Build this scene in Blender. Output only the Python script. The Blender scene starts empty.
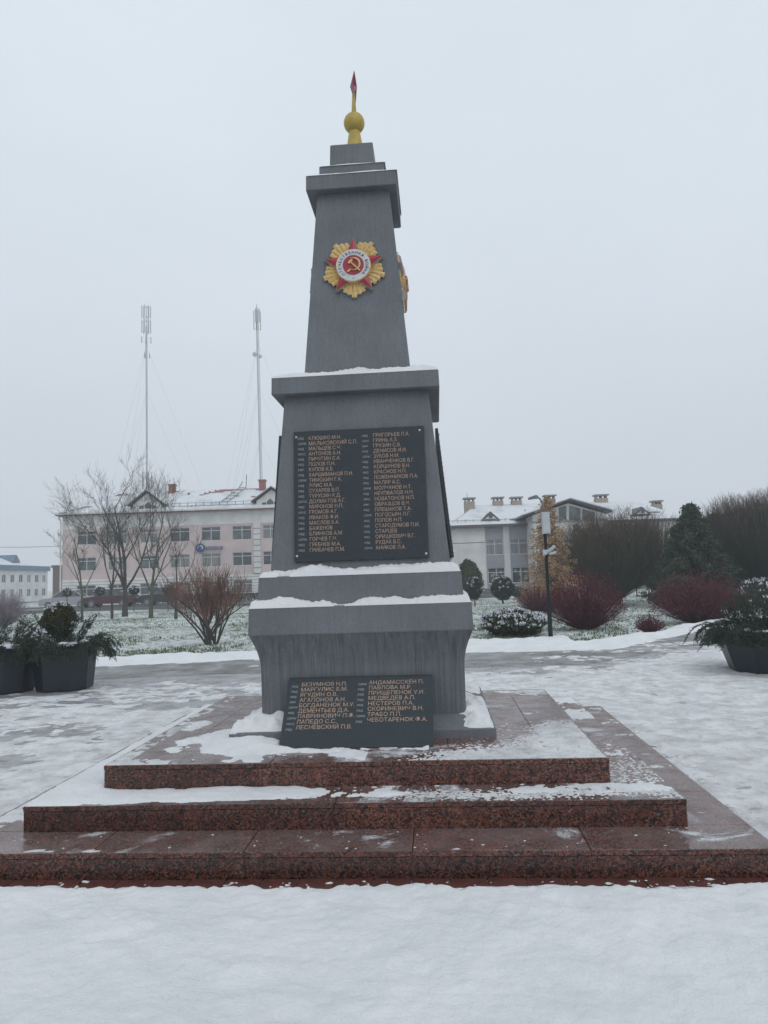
import bpy, math, random
from mathutils import Vector, Matrix, noise
R=math.radians; PI=math.pi
sc=bpy.context.scene; C=sc.collection
# ------------------------------------------------------------------ camera (solved from the photograph)
YAW,PITCH,ROLL=0.0708919,0.0922670,-0.0337720
CX,CY,CZ,FPX=0.5999,-6.2696,1.6032,719.14
def view_axes(yaw):
    r=Vector((math.cos(yaw),math.sin(yaw),0)); f=Vector((-math.sin(yaw)*math.cos(PITCH),math.cos(yaw)*math.cos(PITCH),math.sin(PITCH)))
    u=r.cross(f); r2=r*math.cos(ROLL)+u*math.sin(ROLL); u2=-r*math.sin(ROLL)+u*math.cos(ROLL)
    return r2,u2,f
cam=bpy.data.cameras.new('camera'); co=bpy.data.objects.new('camera',cam); C.objects.link(co)
r_,u_,f_=view_axes(YAW)
co.matrix_world=Matrix(((r_.x,u_.x,-f_.x,CX),(r_.y,u_.y,-f_.y,CY),(r_.z,u_.z,-f_.z,CZ),(0,0,0,1)))
cam.sensor_fit='VERTICAL'; cam.sensor_height=32; cam.lens=FPX/1024*32; cam.clip_end=3000; cam.clip_start=.05
sc.camera=co
_r,_u,_f=view_axes(0)
def at(px,py,D):
    "photo point at distance D in front of the camera, in the street frame (x right, y away, z up)"
    d=_f+_r*((px-384)/FPX)-_u*((py-512)/FPX); t=D/d.y
    return Vector((t*d.x,D,CZ+t*d.z))
def W(x,y,z=0):
    c,s=math.cos(YAW),math.sin(YAW); return Vector((CX+x*c-y*s,CY+x*s+y*c,z))
def ground(px,py,z=0):
    d=_f+_r*((px-384)/FPX)-_u*((py-512)/FPX); t=(z-CZ)/d.z
    return W(t*d.x,t*d.y,z), t*d.y
# ------------------------------------------------------------------ mesh builder
class MB:
    def __init__(s): s.v=[]; s.f=[]; s.m=[]; s.mi=0; s.tone=[]; s.tn=.5
    def add(s,vs,fs):
        o=len(s.v); s.v.extend([tuple(v) for v in vs])
        for f in fs: s.f.append(tuple(o+i for i in f)); s.m.append(s.mi); s.tone.append(s.tn)
    def box(s,a,b):
        x0,y0,z0=a; x1,y1,z1=b
        s.add([(x0,y0,z0),(x1,y0,z0),(x1,y1,z0),(x0,y1,z0),(x0,y0,z1),(x1,y0,z1),(x1,y1,z1),(x0,y1,z1)],
          [(0,3,2,1),(4,5,6,7),(0,1,5,4),(1,2,6,5),(2,3,7,6),(3,0,4,7)])
    def cbox(s,a,b,e=.004):
        "box with chamfered edges"
        x0,y0,z0=a;x1,y1,z1=b
        s.loft([[(x0+e,y0+e,z0),(x1-e,y0+e,z0),(x1-e,y1-e,z0),(x0+e,y1-e,z0)],[(x0,y0,z0+e),(x1,y0,z0+e),(x1,y1,z0+e),(x0,y1,z0+e)],
                [(x0,y0,z1-e),(x1,y0,z1-e),(x1,y1,z1-e),(x0,y1,z1-e)],[(x0+e,y0+e,z1),(x1-e,y0+e,z1),(x1-e,y1-e,z1),(x0+e,y1-e,z1)]])
    def loft(s,rings,cap0=True,cap1=True):
        n=len(rings[0]); vs=[p for r in rings for p in r]; fs=[]
        for k in range(len(rings)-1):
            for i in range(n):
                j=(i+1)%n; fs.append((k*n+i,k*n+j,(k+1)*n+j,(k+1)*n+i))
        if cap0: fs.append(tuple(range(n-1,-1,-1)))
        if cap1: fs.append(tuple((len(rings)-1)*n+i for i in range(n)))
        s.add(vs,fs)
    def square(s,prof,e=.012,bow=0):
        "stack of square rings (half width, z) with slightly rounded corners"
        rs=[]
        for w,z in prof: rs.append([(w-e,-w,z),(w,-w+e,z),(w,w-e,z),(w-e,w,z),(-w+e,w,z),(-w,w-e,z),(-w,-w+e,z),(-w+e,-w,z)])
        s.loft(rs)
    def tube(s,pts,rad,n=5,cap=True):
        pts=[Vector(p) for p in pts]; rings=[]; prev=None
        for i,p in enumerate(pts):
            t=(pts[min(i+1,len(pts)-1)]-pts[max(i-1,0)])
            if t.length<1e-9: t=Vector((0,0,1))
            t.normalize()
            if prev is None: a=t.cross(Vector((0,0,1)) if abs(t.z)<.9 else Vector((1,0,0)))
            else: a=prev-t*prev.dot(t)
            if a.length<1e-6: a=t.cross(Vector((0,1,0)))
            a.normalize(); prev=a; b=t.cross(a); r=rad[i] if hasattr(rad,'__len__') else rad
            rings.append([p+(a*math.cos(2*PI*k/n)+b*math.sin(2*PI*k/n))*r for k in range(n)])
        s.loft(rings,cap,cap)
    def lathe(s,prof,n=24,c=(0,0)):
        s.loft([[(c[0]+r*math.cos(2*PI*k/n),c[1]+r*math.sin(2*PI*k/n),z) for k in range(n)] for r,z in prof])
    def prism(s,poly,y0,y1):
        "polygon in xz pushed from y0 to y1"
        n=len(poly); vs=[(x,y0,z) for x,z in poly]+[(x,y1,z) for x,z in poly]
        s.add(vs,[tuple(range(n)),tuple(range(2*n-1,n-1,-1))]+[(i,i+n,(i+1)%n+n,(i+1)%n) for i in range(n)])
    def ball(s,c,r,seg=16,rg=10,sz=1):
        prof=[]; 
        rings=[[(c[0]+r*math.sin(PI*k/rg)*math.cos(2*PI*i/seg),c[1]+r*math.sin(PI*k/rg)*math.sin(2*PI*i/seg),c[2]-r*sz*math.cos(PI*k/rg)) for i in range(seg)] for k in range(1,rg)]
        s.loft(rings)
    def build(s,name,mats,parent=None,smooth=False,loc=None,tone=False):
        me=bpy.data.meshes.new(name); me.from_pydata(s.v,[],s.f)
        ml=mats if isinstance(mats,(list,tuple)) else [mats]
        for m in ml: me.materials.append(m)
        if len(ml)>1: me.polygons.foreach_set('material_index',s.m)
        if smooth: me.polygons.foreach_set('use_smooth',[True]*len(s.f))
        if tone:
            a=me.attributes.new('tone','FLOAT','FACE'); a.data.foreach_set('value',s.tone)
        me.update()
        o=bpy.data.objects.new(name,me); C.objects.link(o)
        if parent: o.parent=parent
        if loc is not None: o.location=loc
        return o
def tag(o,label=None,cat=None,group=None,kind=None):
    if label: o['label']=label
    if cat: o['category']=cat
    if group: o['group']=group
    if kind: o['kind']=kind
    return o
def thing(name,label,cat,loc=(0,0,0),rz=0,group=None):
    o=bpy.data.objects.new(name,None); C.objects.link(o); o.location=loc; o.rotation_euler=(0,0,rz); o.empty_display_size=.2
    return tag(o,label,cat,group)
def copy_tree(o,parent=None):
    c=o.copy(); C.objects.link(c); c.parent=parent
    for ch in list(o.children): copy_tree(ch,c)
    return c
def fbm(x,y,z=0,o=4,l=2.0):
    a=1;t=0;f=1
    for _ in range(o): t+=a*noise.noise(Vector((x*f,y*f,z+f*1.7))); a*=.5; f*=l
    return t
def sstep(a,b,x):
    t=min(1,max(0,(x-a)/(b-a))); return t*t*(3-2*t)
# ------------------------------------------------------------------ materials
def nodes(name):
    m=bpy.data.materials.new(name); m.use_nodes=True; nt=m.node_tree; return m,nt,nt.nodes['Principled BSDF']
def N(nt,t,**k):
    n=nt.nodes.new(t)
    for a,b in k.items():
        if a in n.inputs.keys(): n.inputs[a].default_value=b
        else: setattr(n,a,b)
    return n
def ramp(nt,fac,stops,interp='LINEAR'):
    r=nt.nodes.new('ShaderNodeValToRGB'); r.color_ramp.interpolation=interp; e=r.color_ramp.elements
    while len(e)<len(stops): e.new(.5)
    for i,(p,c) in enumerate(stops): e[i].position=p; e[i].color=(c[0],c[1],c[2],1) if hasattr(c,'__len__') else (c,c,c,1)
    nt.links.new(fac,r.inputs[0]); return r.outputs[0]
def coords(nt,scale=(1,1,1),kind='Object'):
    tc=nt.nodes.new('ShaderNodeTexCoord'); mp=nt.nodes.new('ShaderNodeMapping'); mp.inputs['Scale'].default_value=scale
    nt.links.new(tc.outputs[kind],mp.inputs[0]); return mp.outputs[0]
def noise_t(nt,vec,scale,detail=4,rough=.6,dist=0):
    n=N(nt,'ShaderNodeTexNoise',Scale=scale,Detail=detail,Roughness=rough,Distortion=dist); nt.links.new(vec,n.inputs['Vector']); return n.outputs[0]
def bump(nt,b,h,strength,dist,prev=None):
    n=N(nt,'ShaderNodeBump',Strength=strength,Distance=dist); nt.links.new(h,n.inputs['Height'])
    if prev: nt.links.new(prev,n.inputs['Normal'])
    nt.links.new(n.outputs[0],b.inputs['Normal']); return n.outputs[0]
def mixc(nt,fac,a,b,mode='MIX'):
    m=nt.nodes.new('ShaderNodeMix'); m.data_type='RGBA'; m.blend_type=mode
    for sck,v in ((m.inputs[0],fac),(m.inputs[6],a),(m.inputs[7],b)):
        if isinstance(v,(int,float)): sck.default_value=v
        elif isinstance(v,(tuple,list)): sck.default_value=(v[0],v[1],v[2],1)
        else: nt.links.new(v,sck)
    return m.outputs[2]
def math_n(nt,op,a,b=0):
    m=nt.nodes.new('ShaderNodeMath'); m.operation=op
    for i,v in enumerate((a,b)):
        if isinstance(v,(int,float)): m.inputs[i].default_value=v
        else: nt.links.new(v,m.inputs[i])
    return m.outputs[0]
def simple(name,c1,c2=None,scale=8,rough=.7,bmp=0,bscale=40,metal=0,spec=.4,stretch=(1,1,1)):
    m,nt,b=nodes(name); b.inputs['Roughness'].default_value=rough; b.inputs['Metallic'].default_value=metal; b.inputs['Specular IOR Level'].default_value=spec
    v=coords(nt,stretch)
    if c2 is None: c2=tuple(x*.85 for x in c1)
    n=noise_t(nt,v,scale); nt.links.new(ramp(nt,n,[(.35,c1),(.65,c2)]),b.inputs['Base Color'])
    if bmp: bump(nt,b,noise_t(nt,v,bscale,3),bmp,.01)
    return m
def leafmat(name,c1,c2,rough=.65,scale=3):
    m,nt,b=nodes(name); b.inputs['Roughness'].default_value=rough; b.inputs['Specular IOR Level'].default_value=.25
    n=noise_t(nt,coords(nt),scale,6,.7); nt.links.new(ramp(nt,n,[(.3,c1),(.7,c2)]),b.inputs['Base Color']); return m
def stone(name,c,streak=0):
    m,nt,b=nodes(name); b.inputs['Roughness'].default_value=.62; b.inputs['Specular IOR Level'].default_value=.35
    v=coords(nt); n1=noise_t(nt,v,1.6,6,.65); n2=noise_t(nt,v,170,2,.6)
    col=ramp(nt,n1,[(.28,tuple(x*.78 for x in c)),(.72,tuple(x*1.16 for x in c))])
    col=mixc(nt,.6,col,ramp(nt,n2,[(.3,.55),(.5,1),(.72,1.35)]),'MULTIPLY')
    sv=coords(nt,(1,.28 if streak else 1,.018)); s1=noise_t(nt,sv,34,3,.6)          # run-off streaks down the faces
    s2=noise_t(nt,sv,75,2,.6)
    st=ramp(nt,s1,[(.40,.84 if streak else .9),(.56,1)]); col=mixc(nt,.85 if streak else .4,col,st,'MULTIPLY')
    st2=ramp(nt,s2,[(.36,.70 if streak else .9),(.47,1),(.60,1.0),(.70,1.35 if streak else 1.06)]); col=mixc(nt,.8,col,st2,'MULTIPLY')
    nt.links.new(col,b.inputs['Base Color'])
    p=bump(nt,b,noise_t(nt,v,120,3,.6),.35,.003); bump(nt,b,noise_t(nt,v,4,3),.25,.01,p)
    return m
def granite(name,top=False,sides=False):
    m,nt,b=nodes(name); v=coords(nt)
    w=nt.nodes.new('ShaderNodeVectorMath'); w.operation='ADD'
    nz=N(nt,'ShaderNodeTexNoise',Scale=30.,Detail=2.); nt.links.new(v,nz.inputs['Vector'])
    sc_=nt.nodes.new('ShaderNodeVectorMath'); sc_.operation='SCALE'; sc_.inputs['Scale'].default_value=.03; nt.links.new(nz.outputs['Color'],sc_.inputs[0])
    nt.links.new(v,w.inputs[0]); nt.links.new(sc_.outputs[0],w.inputs[1])
    def vor(s):
        x=N(nt,'ShaderNodeTexVoronoi',Scale=s); nt.links.new(w.outputs[0],x.inputs['Vector']); sp=nt.nodes.new('ShaderNodeSeparateColor'); nt.links.new(x.outputs['Color'],sp.inputs[0]); return sp.outputs[0]
    k=(1,1,1) if not top else (1.2,1.15,1.15)
    def q(c): return tuple(a*g for a,g in zip(c,k))
    a=ramp(nt,vor(105.),[(0,q((.012,.010,.010))),(.30,q((.020,.012,.011))),(.38,q((.080,.027,.020))),(.72,q((.125,.040,.025))),(.9,q((.165,.060,.036))),(.985,q((.12,.10,.09)))])
    c=ramp(nt,vor(240.),[(0,.35),(.25,.6),(.4,1),(.85,1.1),(.9,1.7)])
    col=mixc(nt,.8,a,c,'MULTIPLY')
    big=noise_t(nt,v,7,3); col=mixc(nt,.6,col,ramp(nt,big,[(.35,.6),(.65,1.2)]),'MULTIPLY')
    at_=nt.nodes.new('ShaderNodeAttribute'); at_.attribute_name='tone'
    col=mixc(nt,.5,col,ramp(nt,at_.outputs['Fac'],[(0,.45),(1,1.5)]),'MULTIPLY')
    if not top:
        # meltwater runs darken the risers in patches
        b.inputs['Roughness'].default_value=.22
        nt.links.new(ramp(nt,noise_t(nt,v,5,4),[(.4,.12),(.65,.36)]),b.inputs['Roughness'])
        nt.links.new(col,b.inputs['Base Color']); bump(nt,b,noise_t(nt,v,40,2),.08,.002)
    else:
        lo=noise_t(nt,v,1.9,6,.66,.9); hi=noise_t(nt,v,95,3,.8)
        mask=ramp(nt,lo,[(.56,0),(.66,1)])
        sp=ramp(nt,math_n(nt,'ADD',hi,math_n(nt,'MULTIPLY',math_n(nt,'SUBTRACT',lo,.5),.7)),[(.49,0),(.56,1)])
        fm=math_n(nt,'MULTIPLY',mask,sp)
        ge=nt.nodes.new('ShaderNodeNewGeometry'); sn_=nt.nodes.new('ShaderNodeSeparateXYZ'); nt.links.new(ge.outputs['True Normal'],sn_.inputs[0]); upw=ramp(nt,sn_.outputs['Z'],[(.8,0),(.95,1)])
        fm=math_n(nt,'MULTIPLY',fm,upw)
        sky_sheen=ramp(nt,noise_t(nt,v,3.1,4,.6,.4),[(.3,.08),(.7,.45)])     # pale grey-pink sheen of reflected sky, painted into the tread tops
        sky_sheen=math_n(nt,'MULTIPLY',sky_sheen,upw)
        col=mixc(nt,sky_sheen,col,(.26,.225,.225)); col=mixc(nt,fm,col,(.58,.60,.63))
        nt.links.new(col,b.inputs['Base Color'])
        nt.links.new(mixc(nt,fm,ramp(nt,noise_t(nt,v,6,4),[(.35,.12),(.65,.34)]),(.8,.8,.8)),b.inputs['Roughness'])
        bump(nt,b,math_n(nt,'ADD',math_n(nt,'MULTIPLY',fm,.6),math_n(nt,'MULTIPLY',noise_t(nt,v,18,3),.3)),.4,.006)
    return m
def snowmat(name,c=(.77,.775,.79),c2=(.70,.71,.73),dirt=0,bs=.5,sc1=2.2):
    m,nt,b=nodes(name); b.inputs['Roughness'].default_value=.75; b.inputs['Specular IOR Level'].default_value=.25
    v=coords(nt); n=noise_t(nt,v,sc1,6,.65); col=ramp(nt,n,[(.35,c2),(.6,c)])
    if dirt:
        d=noise_t(nt,v,9,5,.75); col=mixc(nt,ramp(nt,d,[(.52,0),(.72,dirt)]),col,(.22,.19,.17))
    g=noise_t(nt,v,150,2,.8); col=mixc(nt,ramp(nt,g,[(.66,0),(.74,.35)]),col,(.33,.31,.31))
    nt.links.new(col,b.inputs['Base Color'])
    p=bump(nt,b,noise_t(nt,v,90,4,.75),bs*1.3,.008); bump(nt,b,noise_t(nt,v,14,5,.65),.6,.03,p); return m
M={}
M['stone']=stone('stone_grey',(.153,.164,.179)); M['stone_wet']=stone('stone_streaked',(.138,.148,.160),1)
M['granite']=granite('granite_polished'); M['granite_top']=granite('granite_sky_sheen',True)
M['snow']=snowmat('snow'); M['snow_trod']=snowmat('snow_trodden',(.76,.77,.785),(.52,.52,.53),.5,.7,3.5); M['snow_dirty']=snowmat('snow_dirty',(.62,.635,.66),(.40,.395,.39),.85,.9,5)
M['black_granite']=simple('black_granite',(.006,.014,.019),(.009,.019,.026),5,.16,.05,60,spec=.6)
M['letter']=simple('bronze_letters',(.56,.36,.25),(.36,.26,.21),40,.5); M['rank']=simple('engraved_marks',(.42,.45,.48),(.26,.3,.32),60,.6)
M['cast']=simple('cast_rim_pale',(.36,.37,.39),(.28,.29,.31),12,.6)
M['steel']=simple('bolt_steel',(.7,.72,.74),rough=.3,metal=.7)
M['gold']=simple('gold_paint',(.72,.50,.20),(.50,.33,.12),40,.36,.15,60,spec=.5); M['gold_dark']=simple('gold_paint_weathered',(.34,.21,.07),(.42,.27,.08),30,.55)
M['yellow']=simple('ochre_paint',(.50,.37,.085),(.40,.29,.07),12,.5,.1,40)
M['red']=simple('red_enamel',(.36,.022,.05),(.27,.018,.038),20,.35,spec=.5); M['white_enamel']=simple('white_enamel',(.62,.62,.63),(.52,.53,.55),20,.45)
M['dark_letter']=simple('dark_letter',(.05,.05,.06),rough=.6)
M['pearl']=simple('faded_star_red',(.30,.05,.085),(.22,.04,.07),20,.4)
# ------------------------------------------------------------------ world, sun
w=bpy.data.worlds.new('World'); sc.world=w; w.use_nodes=True; nt=w.node_tree; bg=nt.nodes['Background']
sky=nt.nodes.new('ShaderNodeTexSky'); sky.sky_type='NISHITA'; sky.sun_disc=False; sky.sun_elevation=R(32); sky.sun_rotation=R(150); sky.dust_density=6; sky.air_density=1.5
hs=N(nt,'ShaderNodeHueSaturation',Saturation=.35,Value=.5); nt.links.new(sky.outputs[0],hs.inputs['Color'])
tc=nt.nodes.new('ShaderNodeTexCoord'); sx=nt.nodes.new('ShaderNodeSeparateXYZ'); nt.links.new(tc.outputs['Generated'],sx.inputs[0])
grad=ramp(nt,sx.outputs['Z'],[(0,(.500,.535,.595)),(.12,(.535,.572,.635)),(.35,(.598,.652,.718)),(.65,(.62,.695,.75)),(1,(.61,.67,.725))])
v=nt.nodes.new('ShaderNodeMapping'); v.inputs['Scale'].default_value=(1,1,2.2); nt.links.new(tc.outputs['Generated'],v.inputs[0])
cl=noise_t(nt,v.outputs[0],1.6,5,.55); grad=mixc(nt,1,grad,ramp(nt,cl,[(.3,.955),(.7,1.045)]),'MULTIPLY')
g10=mixc(nt,1,grad,(10,10,10),'MULTIPLY')
nt.links.new(mixc(nt,.93,hs.outputs[0],g10),bg.inputs[0]); bg.inputs[1].default_value=.1
sl=bpy.data.lights.new('sun','SUN'); sl.energy=.5; sl.angle=R(40); sl.color=(1,.965,.92)
so=bpy.data.objects.new('sun',sl); C.objects.link(so)
sd=Vector((math.sin(R(150))*math.cos(R(50)),math.cos(R(150))*math.cos(R(50)),math.sin(R(50))))
so.rotation_euler=sd.to_track_quat('Z','Y').to_euler(); so.location=(0,0,30)
vs_=sc.view_settings; vs_.view_transform='Standard'; vs_.look='None'; vs_.exposure=.34; vs_.gamma=1
# ------------------------------------------------------------------ text
def text_into(mb,body,x,z,size,plane_y=-.001,ext=.0012,xs=1,fit=None,align='LEFT',rot=0,shear=0):
    cu=bpy.data.curves.new('t','FONT'); cu.body=body; cu.size=size; cu.extrude=ext; cu.resolution_u=2; cu.align_x=align; cu.shear=shear; cu.offset=-.0002 if size>.038 and size<.05 else 0
    o=bpy.data.objects.new('t',cu); C.objects.link(o); dg=bpy.context.evaluated_depsgraph_get(); dg.update()
    me=bpy.data.meshes.new_from_object(o.evaluated_get(dg)); 
    vs=[v.co.copy() for v in me.vertices]; fs=[tuple(p.vertices) for p in me.polygons]
    bpy.data.objects.remove(o); bpy.data.curves.remove(cu); bpy.data.meshes.remove(me)
    if not vs: return 0
    wd=max(v.x for v in vs)
    if fit: xs=fit/wd
    c,s=math.cos(rot),math.sin(rot); out=[]
    for v in vs:
        X=v.x*xs; Z=v.y; out.append((x+X*c-Z*s,plane_y-(v.z+ext),z+X*s+Z*c))
    mb.add(out,[f for f in fs]); return wd*xs
# ------------------------------------------------------------------ THE MONUMENT
mon=thing('war_memorial_obelisk','tall tapered grey stone obelisk with name panels, gilded emblem and golden ball on top','monument',(0,0,0))
S=M['stone']
m=MB(); m.square([(.975,.45),(.975,.508),(.970,.514)],.02); m.build('base_slab',M['stone'],mon)
m=MB(); m.square([(.965,.5142),(.93,.525),(.80,.578),(.776,.584)],.015); m.build('sloped_foot',M['stone'],mon)
cove=[(.772,.584),(.776,.95)]+[(.776+.072*(k/12)**1.7,.95+.253*k/12) for k in range(1,13)]
m=MB(); m.square(cove,.014); m.build('pedestal',M['stone_wet'],mon)
m=MB(); m.square([(.850,1.2032),(.852,1.212),(.846,1.404),(.836,1.414)],.016); m.build('pedestal_cornice',M['stone'],mon)
m=MB(); m.square([(.793,1.4142),(.780,1.638),(.770,1.647)],.014); m.build('pedestal_cap',M['stone'],mon)
m=MB(); m.square([(.706,1.6472),(.586,3.103)],.012); m.build('lower_shaft',M['stone'],mon)
m=MB(); m.square([(.668,3.1032),(.676,3.109),(.673,3.240),(.664,3.247)],.014); m.build('middle_cornice',M['stone'],mon)
m=MB(); m.square([(.449,3.2472),(.3155,4.964)],.01); m.build('upper_shaft',M['stone'],mon)
m=MB(); m.square([(.388,4.9642),(.393,4.97),(.391,5.095),(.386,5.099)],.01); m.build('top_cornice',M['stone'],mon,loc=(-.008,0,0))
m=MB(); m.square([(.285,5.0992),(.284,5.236),(.281,5.24)],.008); m.build('cap_block',M['stone'],mon,loc=(-.012,0,0))
m=MB(); m.square([(.200,5.2402),(.192,5.485),(.188,5.489)],.008); m.build('top_block',M['stone'],mon,loc=(-.014,0,0))
# finial
fin=MB(); fin.lathe([(.098,5.489),(.095,5.50),(.070,5.60),(.052,5.712),(.048,5.73)],24)
fo=fin.build('finial_base',M['yellow'],mon,True)
fin=MB(); prof=[(.097*math.sin(PI*k/20),5.806-.097*math.cos(PI*k/20)) for k in range(1,20)]; fin.lathe(prof,32); fin.build('finial_ball',M['yellow'],mon,True)
fin=MB()
for dy in (-.03,.03): fin.tube([(-.012*0-.004,dy*1.3,5.89),(0,dy*.4,6.09)],[.014,.009],8)
fin.tube([(.012,0,5.89),(.006,0,6.12)],[.013,.008],8); fin.build('star_stand',M['yellow'],mon)
st=MB(); cz=6.175; pts=[]
for k in range(10):
    a=PI/2+k*PI/5; rr=.15 if k%2==0 else .062; pts.append((rr*math.cos(a),cz+rr*math.sin(a)))
ringp=[(0.004,y,z) for y,z in pts]; n=10
ringp=[(.018 if i%2==0 else 0,y,z) for i,(x,y,z) in enumerate(ringp)]
st.add(ringp+[(.036,0,cz-.01),(-.028,0,cz-.01)],[(i,(i+1)%n,10) for i in range(n)]+[((i+1)%n,i,11) for i in range(n)])
so_=st.build('finial_star',M['pearl'],mon); so_.rotation_euler=(0,0,R(4))
# --- name panels on the lower shaft (front, right, left)
LEFT=['КЛЮШКО М.Н.','МАЛЬКОВСКИЙ С.П.','МАЛЬЦЕВ С.Ч.','АНТОНОВ А.Н.','ПИЧУГИН С.А.','ПОПОВ П.Н.','КУПОВ К.Б.','ХАРШИМАНОВ П.Н.','ТИМОХИН Г.А.','ЭЛИС М.А.','СУХАРЕВ В.П.','ТУРУСИН К.Д.','ДОЛМАТОВ А.Г.','МИРОНОВ Н.П.','ГРОМОВ А.Г.','ИВАКОВ Ф.И.','МАСЛОВ Б.А.','БАЖЕНОВ','БЛИНКОВ А.М.','ГОРЧЕВ Г.Ч.','ГРЕБНЕВ М.А.','ГРИБАЧЕВ П.М.']
RIGHT=['ГРИГОРЬЕВ П.А.','ГРИНЬ А.З.','ГРУЗИН С.В.','ДЕНИСОВ И.И.','ЗУБОВ Н.М.','ИВАНЧЕНКОВ В.Г.','КОРШУНОВ В.Н.','КРАСНОВ Н.П.','ЛОЖЕННИКОВ П.А.','МАЛЯР А.С.','МОЛЧАНОВ Н.Т.','НЕУПВАЛОВ Н.Н.','НОВАТОНОВ Н.П.','ОБРАЗЦОВ В.Ч.','ПЛЕШАКОВ Т.А.','ПОГОСЬЯН Л.Г.','ПОПОВ Н.П.','СТАРОДУМОВ П.И.','СТАРЦЕВ','ОРИЩКЕВИЧ В.Г.','РУДАК В.С.','АНИКОВ Л.А.']
RANK=['РЯД.','СЕРЖ.','РЯД.','МЛ.С.','РЯД.','РЯД.','ЕФР.','РЯД.','СЕРЖ.','РЯД.','РЯД.']
aM=math.atan((.706-.586)/(3.103-1.6472)); PW,PH=1.046,1.052
def panel(parent):
    b=MB(); b.cbox((-PW/2,-.028,0),(PW/2,-.004,PH),.003); po=b.build('name_panel',M['black_granite'],parent)
    t=MB(); x0=-PW/2; XS=None
    w0=text_into(t,'МАЛЬКОВСКИЙ С.П.',x0+.113*PW,PH*(1-.056-.0408)-.017,.043,-.0285,fit=.375*PW)
    # natural width factor from that line
    for i,(a,c) in enumerate(zip(LEFT,RIGHT)):
        z=PH*(1-.056-.0408*i)-.015
        if i!=1: text_into(t,a,x0+.113*PW,z,.041,-.0285,xs=.90)
        text_into(t,c,x0+.608*PW,z,.041,-.0285,xs=.90)
    t.build('names_lettering',M['letter'],po)
    t=MB()
    for i in range(22):
        z=PH*(1-.056-.0408*i)-.010; text_into(t,RANK[i%11],x0+.03*PW,z,.023,-.0285,shear=.2); text_into(t,RANK[(i*3)%11],x0+.525*PW,z,.021,-.0285,shear=.2)
    t.build('rank_lettering',M['rank'],po)
    for x,z in ((-.48,.045),(.48,.03),(-.48,.955),(.465,.965)):
        k=MB(); k.ball((x*PW,-.03,z*PH),.010,10,6); k.build('bolt',M['steel'],po)
    return po
z0=1.750; wz=.706-(z0-1.6472)*math.tan(aM)
p0=panel(mon); p0.location=(.018,-wz-.0,z0); p0.rotation_euler=(-aM,0,0)
for sgn in (1,-1):
    p1=copy_tree(p0,mon); p1.location=(sgn*(wz+.012),.0,z0); p1.rotation_euler=(-aM,0,sgn*PI/2)
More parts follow.
